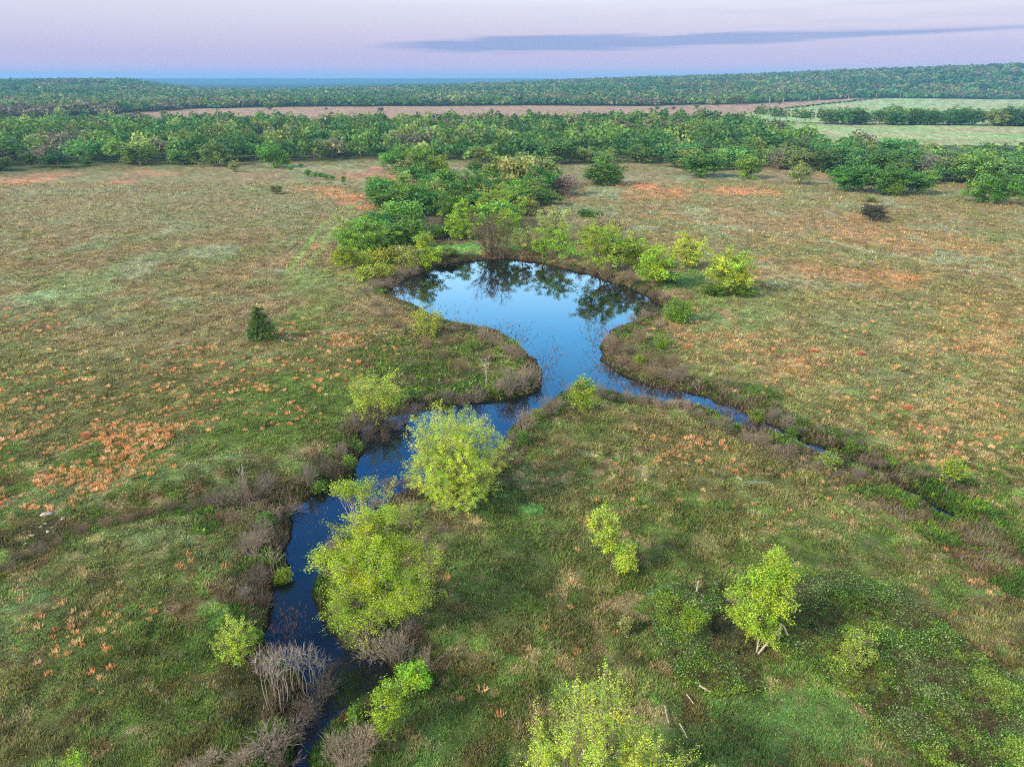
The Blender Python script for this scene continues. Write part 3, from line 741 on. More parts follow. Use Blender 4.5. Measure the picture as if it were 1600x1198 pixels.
solo('sapling', 'sapling with green top over a bare grey base beside the far ditch', 1478, 768, 715, 40, LG*.6, 'multi', 16, env=lambda rx, h: [(0,0,h*.72,rx,rx,h*.28,1.)], twigs=110, gap=.4, leaves=11, leaf=.2, sig=.2, trunk_h=.8)
solo('sapling', 'little lime sapling in the bottom left corner of the meadow', 127, 1216, 1170, 40, LG*1.05, 'tall', 17, twigs=60, leaves=10, leaf=.12, sig=.08, gap=0)
solo('leafy_bush', 'yellow green weed bush on the near side of the ditch', 1294, 735, 705, 36, YG*.7, 'fan', 18, cat='bush', twigs=90, limbs=8, leaves=10, leaf=.18, sig=.18)
solo('leafy_bush', 'small green bush on the spit east of the pond mouth', 1031, 545, 523, 26, LG*.7, 'fan', 19, cat='bush', twigs=100, limbs=8, leaves=12, leaf=.22, sig=.2)
solo('leafy_bush', 'deep green rounded bush on the east shore of the pond', 1060, 503, 470, 48, MG*.8, 'fan', 20, cat='bush', twigs=320, limbs=14, leaves=14, leaf=.3, sig=.25, gap=0)
# round the pond
PT = [
 ('round yellow green tree at the right end of the pond trees',1133,458,390,60,YG*.8,'round',.3,700),
 ('smaller yellow green tree left of the rightmost pond tree',1070,420,363,42,YG*.7,'round',.3,400),
 ('bright green tree close to the northeast shore of the pond',1022,447,386,52,LG*.8,'tall',.3,500),
 ('wide yellow green tree on the northeast shore, the tallest there',938,424,343,66,YG*.72,'round',.3,700),
 ('green tree just right of the tallest northeast shore tree',982,422,364,50,LG*.7,'round',.3,450),
 ('yellow olive tree behind the north shore, left of the shore gap',864,384,320,50,OL*1.1,'round',.3,420),
 ('slim light tree on the dam, left of a matching one',848,402,352,30,LG*.55,'tall',.28,160),
 ('slim light tree on the dam, right of a matching one',878,404,350,34,LG*.6,'tall',.28,160),
 ('small grey green tree right of the brown bare tree',817,402,352,34,OL*.8,'round',.28,170),
 ('upright green tree directly behind the brown bare tree',792,385,326,46,LG*.65,'tall',.3,360),
 ('dense bright green tree behind the dam',721,373,311,50,LG*.62,'cedar',.34,460),
 ('feathery green tree on the northwest shore',663,416,360,62,LG*.6,'cedar',.3,420),
 ('grey budding tree on the northwest shore',642,420,378,40,OL*.85,'round',.25,140),
 ('large dark green tree at the west end of the dam',568,408,337,66,MG*.75,'round',.36,600),
 ('bright green small tree leaning by the large dark tree at the west end',540,422,385,34,LG*.55,'tall',.3,220),
 ('olive yellow domed tree behind the dam trees',785,350,288,64,YG*.6,'round',.36,520),
]
for i, (lab, u, v, vt, w, c, kd, lf, tw) in enumerate(PT):
    solo('pond_tree', lab, u, v, vt, w*1.28, c*1.35, kd, 40+i, leaf=lf*.95, twigs=int(tw*.4), sig=.34, leaves=54, gap=.15, flat=.45, tone=.3)
# the yellow green hedge of shrubs on the west bank, one by one
for i, (u, v, w, lab) in enumerate([(566,414,34,'leftmost of the row of yellow green shrubs on the west bank'),(588,408,34,'second from left in the row of yellow green shrubs on the west bank'),(608,403,34,'third from left in the row of yellow green shrubs on the west bank'),(628,402,30,'rightmost of the row of yellow green shrubs on the west bank'),(600,430,26,'low yellow green shrub below the row on the west bank'),(570,436,24,'lowest light green shrub beside the west tip of the pond')]):
    solo('leafy_shrub', lab, u, v+4, v-20, w*1.25, YG*.85, 'fan', 70+i, cat='shrub', leaf=.34, twigs=150, limbs=9, leaves=12, sig=.3, gap=0)

# ------------------------------------------------------------------ bare shrubs (copies of five kinds)
BS = []
for i in range(5):
    rr = (1.5, 1.6, 1.4, 1.7, 1.3)[i]; hh = (2.2, 1.8, 2.6, 1.6, 2.2)[i]
    W, _ = plant_mesh(200+i, [(0,0,hh*.55,rr,rr,hh*.48,1.),(0,0,hh*.3,rr*.8,rr*.8,hh*.3,.4)], twigs=900, limbs=24, subs=9, leaves=0, trunk_r=.026, fan=True, shell=.9, twig_r=.0075, bark=(.175,.158,.128), gap=.3)
    BS.append((build('bare_shrub_mesh', W[0], W[1], M_TWIG, W[2], link=False), rr*2, hh))
def bare(u, v, w, tone, label, group, hf=1.0, kind=None):
    i = random.randrange(5) if kind is None else kind
    me, mw, mh = BS[i]
    x, y, z = base_at(u, v); z = max(z, WZ-.1)
    d = float(proj(x, y)[2]); s = w*d/F/mw*(.82 if 'ditch on the right' in label else 1)
    o = bpy.data.objects.new('bare_shrub', me); COL.objects.link(o)
    o.location = (x, y, z-.05); o.scale = (s, s, s*hf*random.uniform(.85, 1.1)); o.rotation_euler = (0, 0, random.uniform(0, 6.28))
    o.color = (*tone, 1); tag(o, label, 'bare shrub', group)
GR = np.array([1., .95, 1.0]); PK = np.array([1.1, 1.03, 1.0]); DK = np.array([.5, .46, .44]); BR = np.array([1.0, .85, .68]); LTN = np.array([1.5, 1.42, 1.4])
SHR = [
 ('bare grey shrub lining the left bank of the near stream','bare shrubs on the left bank of the near stream',
  [(345,790,66,0),(385,785,70,0),(418,768,50,0),(452,772,62,0),(482,758,54,0),(512,742,52,3),(500,725,40,3),(533,712,56,0),(552,690,54,3),(430,815,70,1),(455,800,48,1),(412,835,54,0),(400,868,50,0),(425,885,46,3),(408,915,50,0),(384,935,40,0),(415,950,46,3),(400,978,46,3),(430,905,40,0),(440,850,34,3),(528,760,36,3),(540,738,40,3),(370,815,40,2)]),
 ('bare twiggy shrub at the bottom of the near stream','bare shrubs around the bottom end of the near stream',
  [(420,1170,90,0),(456,1150,70,0),(380,1195,90,4),(330,1190,60,4),(480,1130,60,3),(505,1095,60,3),(300,1205,50,4),(440,1200,70,0),(530,1185,80,4),(565,1180,80,4),(585,1155,64,1),(545,1215,80,4),(600,1120,50,0),(575,1125,50,3),(430,1020,40,3),(415,1050,50,0),(520,1060,40,3)]),
 ('bare grey shrub under the sprawling lime tree','bare shrubs around the sprawling lime tree',
  [(560,1010,60,0),(590,1025,76,4),(625,1035,60,0),(640,1060,50,0),(640,990,50,0),(528,900,40,4),(520,860,40,4),(660,850,60,1),(690,830,50,1),(640,820,56,1),(668,1040,44,4)]),
 ('dark bare shrub overhanging the stream below the broad yellow bush','dark bare shrubs on the inner bend of the stream',
  [(590,682,56,3),(612,680,56,3),(632,672,46,3),(575,690,40,3),(560,672,46,0),(650,655,36,0),(600,700,36,3)]),
 ('bare mauve shrub on the grassy point west of the pond mouth','bare shrubs on the point west of the pond mouth',
  [(700,640,36,0),(722,642,40,0),(745,638,44,0),(770,632,44,0),(795,630,50,0),(820,624,50,0),(838,612,44,3),(835,594,40,0),(828,575,40,1),(812,562,40,1),(795,550,36,1),(775,540,34,1),(755,530,34,1),(735,522,30,1),(712,518,28,1),(690,514,28,2),(800,600,40,0),(780,610,40,0),(740,600,34,2),(760,565,34,2),(720,575,34,2),(690,560,34,2),(665,545,32,2),(640,530,32,2),(620,512,30,2),(602,495,30,1),(588,478,26,1),(572,462,24,1),(640,505,26,1),(620,485,24,1),(700,540,30,2),(820,605,40,3)]),
 ('bare mauve shrub along the meadow edge below the open water','bare shrubs along the meadow edge below the open water',
  [(788,705,40,1),(803,690,42,1),(820,675,42,1),(838,660,42,1),(856,648,42,1),(874,634,40,1),(890,622,34,1),(775,725,40,0),(760,745,36,0),(612,775,44,1),(640,765,40,1),(590,790,34,1),(935,622,28,1),(955,624,28,1),(978,628,28,1),(1002,632,30,1),(1028,636,30,1),(1052,637,32,1),(1074,640,36,1)]),
 ('bare brown shrub on the spit east of the pond mouth','bare shrubs on the spit east of the pond mouth',
  [(960,555,34,2),(975,572,42,2),(995,585,44,2),(1018,595,44,2),(1042,600,44,0),(1065,600,40,0),(1010,570,42,2),(985,550,36,0),(950,545,24,1),(955,530,24,1),(970,518,24,1),(988,508,24,1),(1006,500,24,1),(1035,575,38,2),(1030,510,26,1),(1055,580,34,2),(1000,535,30,2)]),
 ('bare mauve shrub along the narrow ditch on the right','bare shrubs along the narrow ditch on the right',
  [(1092,652,36,1),(1112,664,40,1),(1132,675,42,1),(1152,686,42,1),(1172,690,40,1),(1192,697,40,1),(1212,704,40,1),(1232,712,40,1),(1254,718,36,1),(1205,662,36,0),(1228,672,40,0),(1252,680,40,0),(1278,672,40,0),(1305,670,44,0),(1325,680,36,0),(1280,735,36,1),(1310,742,36,0),(1338,748,40,0),(1368,752,44,0),(1395,752,36,3),(1210,648,34,0),(1350,728,36,1),(1375,732,34,1),(1478,775,40,0),(1430,790,30,0),(1340,700,30,0)]),
 ('low brown shrub along the northeast shore of the pond','brown shrubs along the northeast shore of the pond',
  [(885,425,24,2),(905,432,24,2),(925,438,24,2),(945,444,26,2),(965,450,26,2),(985,456,28,2),(1003,463,28,2),(1020,472,28,2),(1040,470,30,1),(1060,470,30,1),(1078,468,28,2),(1040,488,24,1),(860,416,20,2),(840,411,18,2)]),
 ('low mauve shrub along the northwest shore of the pond','brown shrubs along the northwest shore of the pond',
  [(610,452,30,0),(628,442,30,0),(648,434,30,0),(668,424,28,0),(690,414,28,0),(710,409,24,3),(592,450,28,1),(578,446,24,1),(730,405,20,0)]),
]
TN = [GR, PK, BR, DK, LTN]
for lab, grp, L in SHR:
    for k_, (u, v, w, t) in enumerate(L):
        if k_ % 5 == 3 and len(L) > 20: continue
        bare(u, v, w*random.uniform(.7, 1.12), TN[t]*random.uniform(.85, 1.15), lab, grp, 1.0)
for i, (u, v, w, lab) in enumerate([(445,905,24,'left bank shrubs beside dark water'),(418,818,26,'left bank shrubs at the stream bend'),(500,768,22,'left bank shrubs below the broad yellow bush'),(545,728,22,'left bank shrubs just below the inner bend'),(398,1000,22,'left bank shrubs above the pale dead stems'),(815,690,24,'right bank shrubs below the pond mouth'),(838,655,18,'right bank shrubs near the meadow tip'),(800,600,24,'shrubs on the grassy point, near its right end'),(735,545,24,'shrubs on the grassy point, in its middle'),(1000,568,22,'shrubs on the spit east of the pond mouth, in front'),(1240,680,26,'ditch shrubs on its far side, left'),(1330,705,26,'ditch shrubs on its far side, right'),(1180,655,20,'ditch shrubs at the end of the open water'),(700,770,30,'grass right below the big round tree'),(1420,790,24,'ditch shrubs next to the last puddle'),(560,1120,24,'shrubs at the bottom end of the stream')]):
    solo('green_shrub', 'small green shrub among the '+lab, u, v+4, v-14, w, (MG if i % 3 else LG)*.6, 'fan', 130+i, cat='shrub', twigs=110, limbs=9, leaves=14, leaf=.16, sig=.16, gap=.1)
# the brown bare tree on the north shore, with a green flush at its top
solo('budding_tree', 'brown twiggy bare tree overhanging the north shore of the pond', 769, 409, 332, 70, np.array([.17,.16,.075]), 'fan', 90, twigs=900, limbs=24, leaves=3, leaf=.26, sig=.25, trunk_r=.09, gap=0, shell=.9, twig_r=.03, bark=(.10,.075,.06), along=.4)

def dead_tree(u, v, vtop, w, label, seed, col=(.42,.38,.34), tw=60, stems=3, name='dead_tree', group=None):
    x, y, z, h, wm = size_at(u, v, vtop, w)
    env = [(0, 0, h*.78, wm/2, wm/2, h*.24, 1.)]
    W, _ = plant_mesh(seed, env, twigs=tw, limbs=stems, subs=4, leaves=0, trunk_r=.026, fan=True, twig_r=.0055, bark=col)
    o = build(name, W[0], W[1], M_TWIG, W[2]); o.location = (x, y, max(z, WZ-.1)); tag(o, label, 'dead tree', group); return o
dead_tree(760, 605, 553, 20, 'pale leafless slender tree in the middle of the grassy point', 301)
for i, (u, v, vt) in enumerate([(418,1100,1012),(432,1092,1008),(447,1102,1010),(452,1088,1005),(462,1085,1010),(470,1075,1012),(488,1070,1012),(500,1092,1020),(440,1108,1020),(478,1088,1008),(425,1075,1015),(508,1075,1030)]):
    dead_tree(u, v, vt-4, 40, 'pale grey dead stem in the leafless thicket on the left bank', 310+i, (.25,.235,.215), 70, 2, 'dead_sapling', 'pale dead stems on the left bank of the near stream')
dead_tree(430, 905, 850, 40, 'pale dead branchy tree leaning over the left bank beside dark water', 330, (.34,.30,.24), 60, 3)
dead_tree(384, 765, 722, 20, 'single pale stem rising from the bare shrubs above the gully', 331, (.4,.38,.35), 30, 1)

# ------------------------------------------------------------------ tree kinds for the woods
FK = []
for i in range(9):
    hh = (9.5, 9, 8, 10, 8.5, 9, 7, 9, 8)[i]; rr = (4.2, 4.6, 3.6, 4.0, 4.4, 3.6, 3.4, 4.0, 4.2)[i]
    env = [(0,0,hh*.6,rr*.9,rr*.9,hh*.34,1.),(rr*.4,rr*.1,hh*.48,rr*.6,rr*.6,hh*.26,.4),(-rr*.35,-rr*.3,hh*.45,rr*.6,rr*.6,hh*.28,.4),(0,0,hh*.28,rr*.75,rr*.75,hh*.22,.35)]
    sparse = i in (5, 7)
    res = plant_mesh(400+i, env, twigs=95 if not sparse else 360, limbs=9, subs=5, leaves=46 if not sparse else 6, leaf=.5 if not sparse else .42, sig=.52, flat=.4 if not sparse else 0, trunk_h=hh*.28, trunk_r=.2,
                     gap=.25, gs=2.2, twig_r=.03, bark=(.20,.18,.16) if not sparse else (.26,.23,.22), tone=.2)
    FK.append((mesh_pair(res, 'wood'), hh, rr*2))
DENSE = [0,1,2,3,4,6,8]; SPARSE = [5,7]
def wood_tree(x, y, h, ki, col, label, group, name='wood_tree', z=None, sx=1.0, bark=BARK):
    pr, hh, ww = FK[ki]
    s = h/hh
    return thing_from(pr, name, (x, y, gz1(x, y)-.1 if z is None else z), (s*sx, s*sx, s), random.uniform(0, 6.28), col, bark, label, 'tree', group)
def placed(u, v, vtop, w, col, label, group=None, ki=None, name='tree', bark=BARK):
    x, y, z, h, wm = size_at(u, v, vtop, w)
    ki = random.choice(DENSE) if ki is None else ki
    pr, hh, ww = FK[ki]; t = wood_tree(x, y, h, ki, col, label, group, name, z-.1, bark=bark)
    s = wm/ww*1.22; t.scale = (s, s, h/hh*1.06); return t
# trees of the thicket behind the dam and in the fields, placed one by one
NT = [
 (588,305,272,34,MG*.9,'leafy green tree at the top left of the dark thicket behind the dam'),
 (612,338,292,52,MG*.6,'large dark tree in the left thicket, left of the tallest'),
 (652,328,286,54,MG*.55,'tall dark tree in the middle of the left thicket'),
 (672,335,296,46,DG*1.1,'dark tree at the right edge of the left thicket'),
 (628,318,282,36,LG*.5,'lighter green tree near the top of the left thicket'),
 (600,372,330,52,DG*1.2,'very dark tree above the large tree at the dam west end'),
 (628,366,330,44,DG*1.1,'dark tree between the thicket and the yellow shrub row'),
 (656,378,345,30,OL*.8,'small olive budding tree in the brown gap behind the dam'),
 (690,372,350,26,MG*.6,'small dark tree left of the dense bright tree behind the dam'),
 (705,322,278,26,DG*1.2,'narrow dark tree left of a twin behind the dam'),
 (733,316,270,24,DG*1.1,'narrow dark tree right of a twin behind the dam'),
 (746,318,268,24,DG*1.4,'third slender dark tree in the row behind the dam'),
 (700,352,302,34,MG*.6,'dark tree just left behind the dense bright tree'),
 (758,345,306,36,LG*.5,'green tree right behind the dense bright tree'),
 (810,300,238,52,OL*1.15,'pale olive tree in the tall clump beyond the pond'),
 (780,288,246,40,LG*.5,'light green tree on the left of the tall clump beyond the pond'),
 (838,292,240,50,OL*.95,'tall pale tree in the middle of the clump beyond the pond'),
 (845,308,262,44,DG*1.2,'dark tree at the foot of the tall clump beyond the pond'),
 (815,325,286,40,MG*.7,'mid green tree at the lower edge of the tall clump'),
 (825,338,310,30,OL*.8,'small olive tree below the tall clump'),
 (658,272,228,40,MG*.8,'rounded tree at the left of the group in the strip field'),
 (620,272,232,38,MG*.9,'tree at the far left end of the group in the strip field'),
 (634,278,245,34,OL*.9,'smaller olive tree in front of the strip field group'),
 (685,279,240,28,LG*.5,'light green narrow tree at the right of the strip field group'),
 (668,280,250,26,MG*.7,'low tree before the strip field group'),
 (942,290,250,56,MG*.7,'broad tree with pale trunks right of the clump beyond the pond'),
 (926,286,260,30,OL*.8,'olive tree attached to the left of the broad tree'),
 (958,290,264,30,MG*.6,'dark low tree at the right foot of the broad tree'),
 (1095,276,237,52,MG*.7,'dense rounded tree at the wood edge, left of two lone rounded trees'),
 (1167,279,237,44,MG*.95,'lighter green rounded tree at the wood edge, second of the lone rounded trees'),
 (1249,288,254,34,OL*1.0,'small yellowish round tree in front of the wood edge'),
 (1318,298,258,46,DG*1.45,'leftmost dark tree of the long dense clump in the right field'),
 (1346,300,256,46,DG*1.3,'second dark tree of the long dense clump in the right field'),
 (1374,304,258,48,DG*1.4,'middle dark tree of the long dense clump in the right field'),
 (1404,304,258,48,DG*1.3,'fourth dark tree of the long dense clump in the right field'),
 (1434,304,266,46,DG*1.4,'rightmost dark tree of the long dense clump in the right field'),
 (1398,307,283,22,MG*.9,'small lighter tree before the long dense clump'),
 (1534,316,266,44,DG*1.6,'dark green tree at the left of the group on the far right'),
 (1566,320,272,46,DG*1.5,'dark green tree at the right of the group on the far right'),
 (1548,318,284,30,MG*.8,'low green tree between the two dark trees on the far right'),
 (440,262,238,26,MG*.7,'green tree at the field corner before the left wood'),
 (428,262,222,34,MG*.8,'taller green tree behind the field corner'),
]
for i, (u, v, vt, w, c, lab) in enumerate(NT):
    placed(u, v, vt, w, c, lab)
placed(872, 304, 264, 52, np.array([.24,.19,.14]), 'pinkish brown bare tree at the right of the tall clump beyond the pond', ki=5, bark=np.array([1.3,1.05,1.1]))
placed(945, 380, 330, 60, np.array([.30,.27,.12]), 'straw coloured feathery tree behind the northeast shore trees', ki=7)
placed(1362, 345, 318, 36, np.array([.075,.075,.045]), 'dark brownish round bush alone in the right field', ki=2, name='field_bush')
placed(1360, 316, 306, 16, OL, 'tiny pale sapling above the dark bush in the right field', ki=6, name='sapling')
placed(366, 269, 250, 15, OL*.9, 'little tree on a bare trunk in the far part of the left field', ki=0, name='field_tree')
placed(432, 303, 288, 18, OL*.85, 'smallest lone tree in the left field, nearer than the other', ki=2, name='field_tree')
for i, (u, v, w) in enumerate([(481,276,11),(492,276,9),(501,277,10),(509,279,10),(519,281,10),(537,286,9),(454,266,9),(470,262,7)]):
    placed(u, v, v-13 if i in (0, 5) else v-8, w, DG*1.7, 'small dark shrub in the broken row at the far edge of the left field', 'row of small shrubs at the far edge of the left field', name='field_shrub')
for i, (u, v, w, lab) in enumerate([(915,338,20,'low dark green shrub patch left of the straw tree'),(930,340,18,'low dark green shrub patch behind the straw tree'),(1040,440,26,'green shrub at the foot of the northeast shore trees'),(1110,460,30,'grey green shrub left under the rightmost pond tree'),(1160,462,26,'grey green shrub right under the rightmost pond tree'),(700,398,20,'low dark shrub on the dam lawn'),(690,404,18,'low green shrub at the shore side of the dam')]):
    placed(u, v, v-w*.62, w*1.3, MG*.6, lab, ki=random.choice(DENSE), name='low_shrub')

COR = [(548,402),(572,350),(600,300),(640,285),(690,290),(705,275),(770,262),(885,292),(872,322),(830,345),(815,372),(780,378),(735,372),(700,378),(665,372),(640,392),(590,400)]
gc = np.random.default_rng(61); cn = 0; occ = []
while cn < 46:
    u = gc.uniform(545, 890); v = gc.uniform(262, 405)
    if not inpoly(np.array([u]), np.array([v]), COR)[0]: continue
    if 640 < u < 735 and 340 < v < 385: continue
    x, y = (float(q) for q in gp(u, v))
    if any((x-a)**2+(y-b)**2 < 42 for a, b in occ): continue
    occ.append((x, y)); cn += 1
    rr_ = gc.random(); c, kd = (DG*gc.uniform(1.1, 1.9), 'dark green') if rr_ < .4 else ((MG*gc.uniform(.6, 1.0), 'mid green') if rr_ < .75 else ((OL*.6+MG*.3)*gc.uniform(.9, 1.3), 'pale olive'))
    d = float(proj(x, y)[2]); hh_ = gc.uniform(4.5, 8.5); wm_ = gc.uniform(6, 9.5); ki = int(gc.choice(DENSE)); pr, h0, w0 = FK[ki]
    side = 'left' if u < 690 else 'right'
    t = thing_from(pr, 'thicket_tree', (x, y, gz1(x, y)-.1), (wm_/w0*1.2, wm_/w0*1.2, hh_/h0*1.05), gc.uniform(0, 6.28), c, BARK, '%s tree filling the %s part of the thicket behind the pond' % (kd, side), 'tree', '%s trees in the %s thicket behind the pond' % (kd, side))
for (u, v, w) in [(25,878,40),(60,862,36),(95,850,30),(130,835,34),(165,822,30),(200,812,34),(235,802,34),(268,798,36),(300,795,40),(325,790,40),(345,808,30),(10,890,44)]:
    bare(u, v, w, DK*1.5 if w > 34 else BR*.9, 'low scrubby bare shrub along the shallow gully at the left edge', 'low bare shrubs along the gully', .7)
# ------------------------------------------------------------------ the wood across the middle
def merged_trees(name, pts, label, cat, lod):
    """far trees past the countable ones, one object"""
    g = np.random.default_rng(77); parts = []; tn = []
    pts = np.array(pts)   # x,y,z,h,w,r,g,b
    n = len(pts); m = lod
    d = g.normal(size=(n, m, 3)); d /= np.linalg.norm(d, axis=2, keepdims=True); d[:, :, 2] = np.abs(d[:, :, 2])*1.15-.22
    rad = g.uniform(.55, 1.05, (n, m, 1))*(1+.25*np.sin(d[:, :, 0:1]*5+pts[:, 0][:, None, None]))
    h = pts[:, 3][:, None]; w = pts[:, 4][:, None]
    P = np.stack([pts[:, 0][:, None]+d[:, :, 0]*rad[:, :, 0]*w*.5, pts[:, 1][:, None]+d[:, :, 1]*rad[:, :, 0]*w*.5, pts[:, 2][:, None]+h*.42+d[:, :, 2]*rad[:, :, 0]*h*.52], 2)
    C = np.repeat(pts[:, None, 5:8], m, 1)*g.uniform(.75, 1.25, (n, m, 1))
    P = P.reshape(-1, 3); C = C.reshape(-1, 3); s = np.repeat(pts[:, 4], m)
    V, Fc = leafquads(P, s*(1.9/math.sqrt(m)), g, .25, .8)
    # trunks
    ng = n
    A = pts[:, :3]-np.array([0, 0, .5]); B = A+np.stack([np.zeros(n), np.zeros(n), pts[:, 3]*.6], 1)
    V2, F2 = tubes(A, B, .22, .12, None, 1, 3)
    Vj, Fj, Tj = join([(V, Fc, np.repeat(C, 4, 0)), (V2, F2, np.array([.2,.17,.15]))])
    o = build(name, Vj, Fj, M_GRASS, Tj); tag(o, label, cat, kind='stuff'); return o
NE_U = [-700,-200,0,100,200,300,400,560,650,700,760,860,900,1000,1100,1200,1300,1400,1500,1600,1700,2200]
NE_V = [300,278,268,262,256,255,252,253,250,247,258,262,258,262,263,268,274,282,292,306,315,330]
FE_D = [(-700,620),(0,620),(180,640),(250,610),(500,600),(800,610),(1000,640),(1150,610),(1190,540),(1240,440),(1300,385),(1400,365),(1600,350),(2200,330)]
def sample_wood():
    pts = []
    g = np.random.default_rng(31)
    sp = 11.8
    for iy in range(int(200/sp), int(760/sp)):
        for ix in range(int(-520/sp), int(520/sp)):
            x = (ix+g.uniform(-.42, .42)+(.5 if iy % 2 else 0))*sp; y = (iy+g.uniform(-.42, .42))*sp
            u, v, d = proj(x, y); u = float(u); v = float(v)
            if u < -90 or u > 1690: continue
            nv = np.interp(u, NE_U, NE_V); nd = float(dist_at(nv)); 
            fd = np.interp(u, [a for a, b in FE_D], [b for a, b in FE_D])
            edge = nd*(.985+.10*float(fbm(np.array([x]), np.array([3.]), 38, 2, 6)[0]-.35)); hole = float(fbm(np.array([x]), np.array([y]), 26, 2, 7)[0]) > .74
            if y > edge and not hole and y < fd+g.normal(0, 8):
                pts.append((x, y, u, y-nd))
    return pts
WP = sample_wood()
def wood_col(x, y, g):
    f = float(fbm(np.array([x]), np.array([y]), 45, 2, 3)[0]); r = g.random()+ (f-.5)*.9
    if r < .36: return np.array([.060,.155,.038])*g.uniform(.8, 1.8), 'dark', DENSE
    if r < .74: return np.array([.15,.275,.055])*g.uniform(.6, 1.15), 'mid', DENSE
    if r < .91: return np.array([.225,.31,.075])*g.uniform(.75, 1.2), 'olive', DENSE
    return (np.array([.215,.215,.13])*g.uniform(.75, 1.15)), 'bare', SPARSE
g0 = np.random.default_rng(41)
LB = {'dark': 'dark green leafy tree', 'mid': 'mid green leafy tree', 'olive': 'olive budding tree', 'bare': 'greyish half bare tree'}
# second row of trees behind the pale field on the right
ROW = []
for k in range(110):
    u = g0.uniform(1175, 1700); 
    vb = np.interp(u, [1170,1240,1420,1600,1700], [186,194,197,197.5,198])
    dd = float(dist_at(vb)); x = (u-CX)/F*(dd*cP+H*sP); y = dd+g0.uniform(0, 26)
    ROW.append((x, y, u))
ROW.sort(key=lambda p: p[1])
NIND = 300-len(NT)-len(PT)-46-18
WP.sort(key=lambda p: (p[1]))
indiv = WP[:NIND-75]
rest = WP[NIND-75:]
for (x, y, u, dep) in indiv:
    c, kd, pool = wood_col(x, y, g0)
    side = 'left' if u < 700 else ('middle' if u < 1150 else 'right')
    h = g0.choice([g0.uniform(5.5, 8), g0.uniform(8, 12), g0.uniform(11.5, 14)], p=[.25,.55,.2]) if kd != 'bare' else g0.uniform(7, 10.5)
    if dep < 9: h *= g0.uniform(.6, .95)
    wood_tree(x, y, h, int(g0.choice(pool)), c*g0.uniform(.7, 1.25), LB[kd]+' in the %s front of the wood beyond the fields' % side, LB[kd]+'s in the %s of the wood' % side, 'wood_tree', sx=g0.uniform(1.25, 1.75))
for i, (x, y, u) in enumerate(ROW[:75]):
    c, kd, pool = wood_col(x, y, g0)
    wood_tree(x, y, g0.uniform(11, 15.5), int(g0.choice(pool)), c*.9, LB[kd]+' in the tree row dividing the two pale fields on the right', LB[kd]+'s in the row between the pale fields', 'row_tree', sx=g0.uniform(1.0, 1.35))
pts = []
for (x, y, u, dep) in rest:
    c, kd, pool = wood_col(x, y, g0)
    h = g0.uniform(6.5, 14.5); pts.append((x, y, gz1(x, y), h, g0.uniform(12, 17.5), *(c*g0.uniform(.6, 1.25))))
for (x, y, u) in ROW[75:]:
    c, kd, pool = wood_col(x, y, g0); pts.append((x, y, gz1(x, y), g0.uniform(11, 15), g0.uniform(8, 11), *(c*.9)))
merged_trees('middle_wood', pts, 'close packed treetops of the wood stretching back behind its front trees', 'wood', 260)
print('wood trees', len(WP), len(indiv), len(rest))

def far_forest():
    g = np.random.default_rng(51)
    pts = []
    az = []; rr = []
    r = 560.0
    while r < 3050:
        st = 11.0*(r/1100)**.75; n = int(r*2*R(40)/st)
        a = np.linspace(-R(40), R(40), n)+g.normal(0, .3*st/r, n); az.append(a); rr.append(r+g.normal(0, st*.35, n))
        r += st*1.25*(r/1100)**.55
    az = np.concatenate(az); rr = np.concatenate(rr)
    fs = forest_start(az)+ (vnoise(az*60, az*0, 3)-.5)*50
    k = rr > fs; az, rr = az[k], rr[k]
    x = rr*np.sin(az); y = rr*np.cos(az); z = height(x, y, False)
    n = len(x); f = fbm(x, y, 90, 3, 2)+g.normal(0, .09, n)
    c = np.where((f < .48)[:, None], np.array([.07,.165,.055]), np.array([.115,.215,.06])); c = np.where((f > .57)[:, None], np.array([.18,.24,.075]), c); c = np.where((f > .66)[:, None], np.array([.17,.17,.11]), c)
    c = c*g.uniform(.7, 1.35, (n, 1))
    h = g.uniform(7.5, 14.5, n); w = g.uniform(10, 17, n)*(rr/1100)**.5
    pts = np.column_stack([x, y, z, h, w, c])
    print('far trees', n)
    merged_trees('far_forest', pts, 'forest covering the low hills up to the horizon', 'forest', 46)
    fr = np.hypot
far_forest()
# lone trees on the far brown field
for i, (u, v, w, lab) in enumerate([(256,180,9,'small lone tree at the left of the far brown field'),(422,172,14,'pale round tree at the back edge of the far brown field'),(595,175,9,'dark lone tree in the middle of the far brown field'),(1027,172,7,'tiny dark tree near the right of the far brown field'),(1052,172,7,'tiny pale tree right of another on the far brown field'),(1088,170,8,'small green tree on the far brown field near its right end'),(1153,164,20,'round pale tree before the far forest on the right'),(1177,163,14,'rounded tree just right of the pale one before the far forest'),(1217,163,13,'dark tree beside the first power pole'),(1145,164,14,'olive tree left of the round pale tree before the far forest'),(510,172,5,'speck of a bush left of the dark lone tree')]):
    placed(u, v, v-w*.85, w, (MG if i % 2 else OL)*.7, lab, name='lone_tree')
# hedge line of small bushes running diagonally between the brown and pale far fields
for i in range(26):
    t = i/25; u = 1180+t*205; v = 176-t*22.5
    placed(u, v, v-2.6-random.random()*1.6, 7, DG*1.3, 'tiny dark bush in the diagonal fence line between the far fields', 'bushes along the far diagonal fence line', name='hedge_bush')

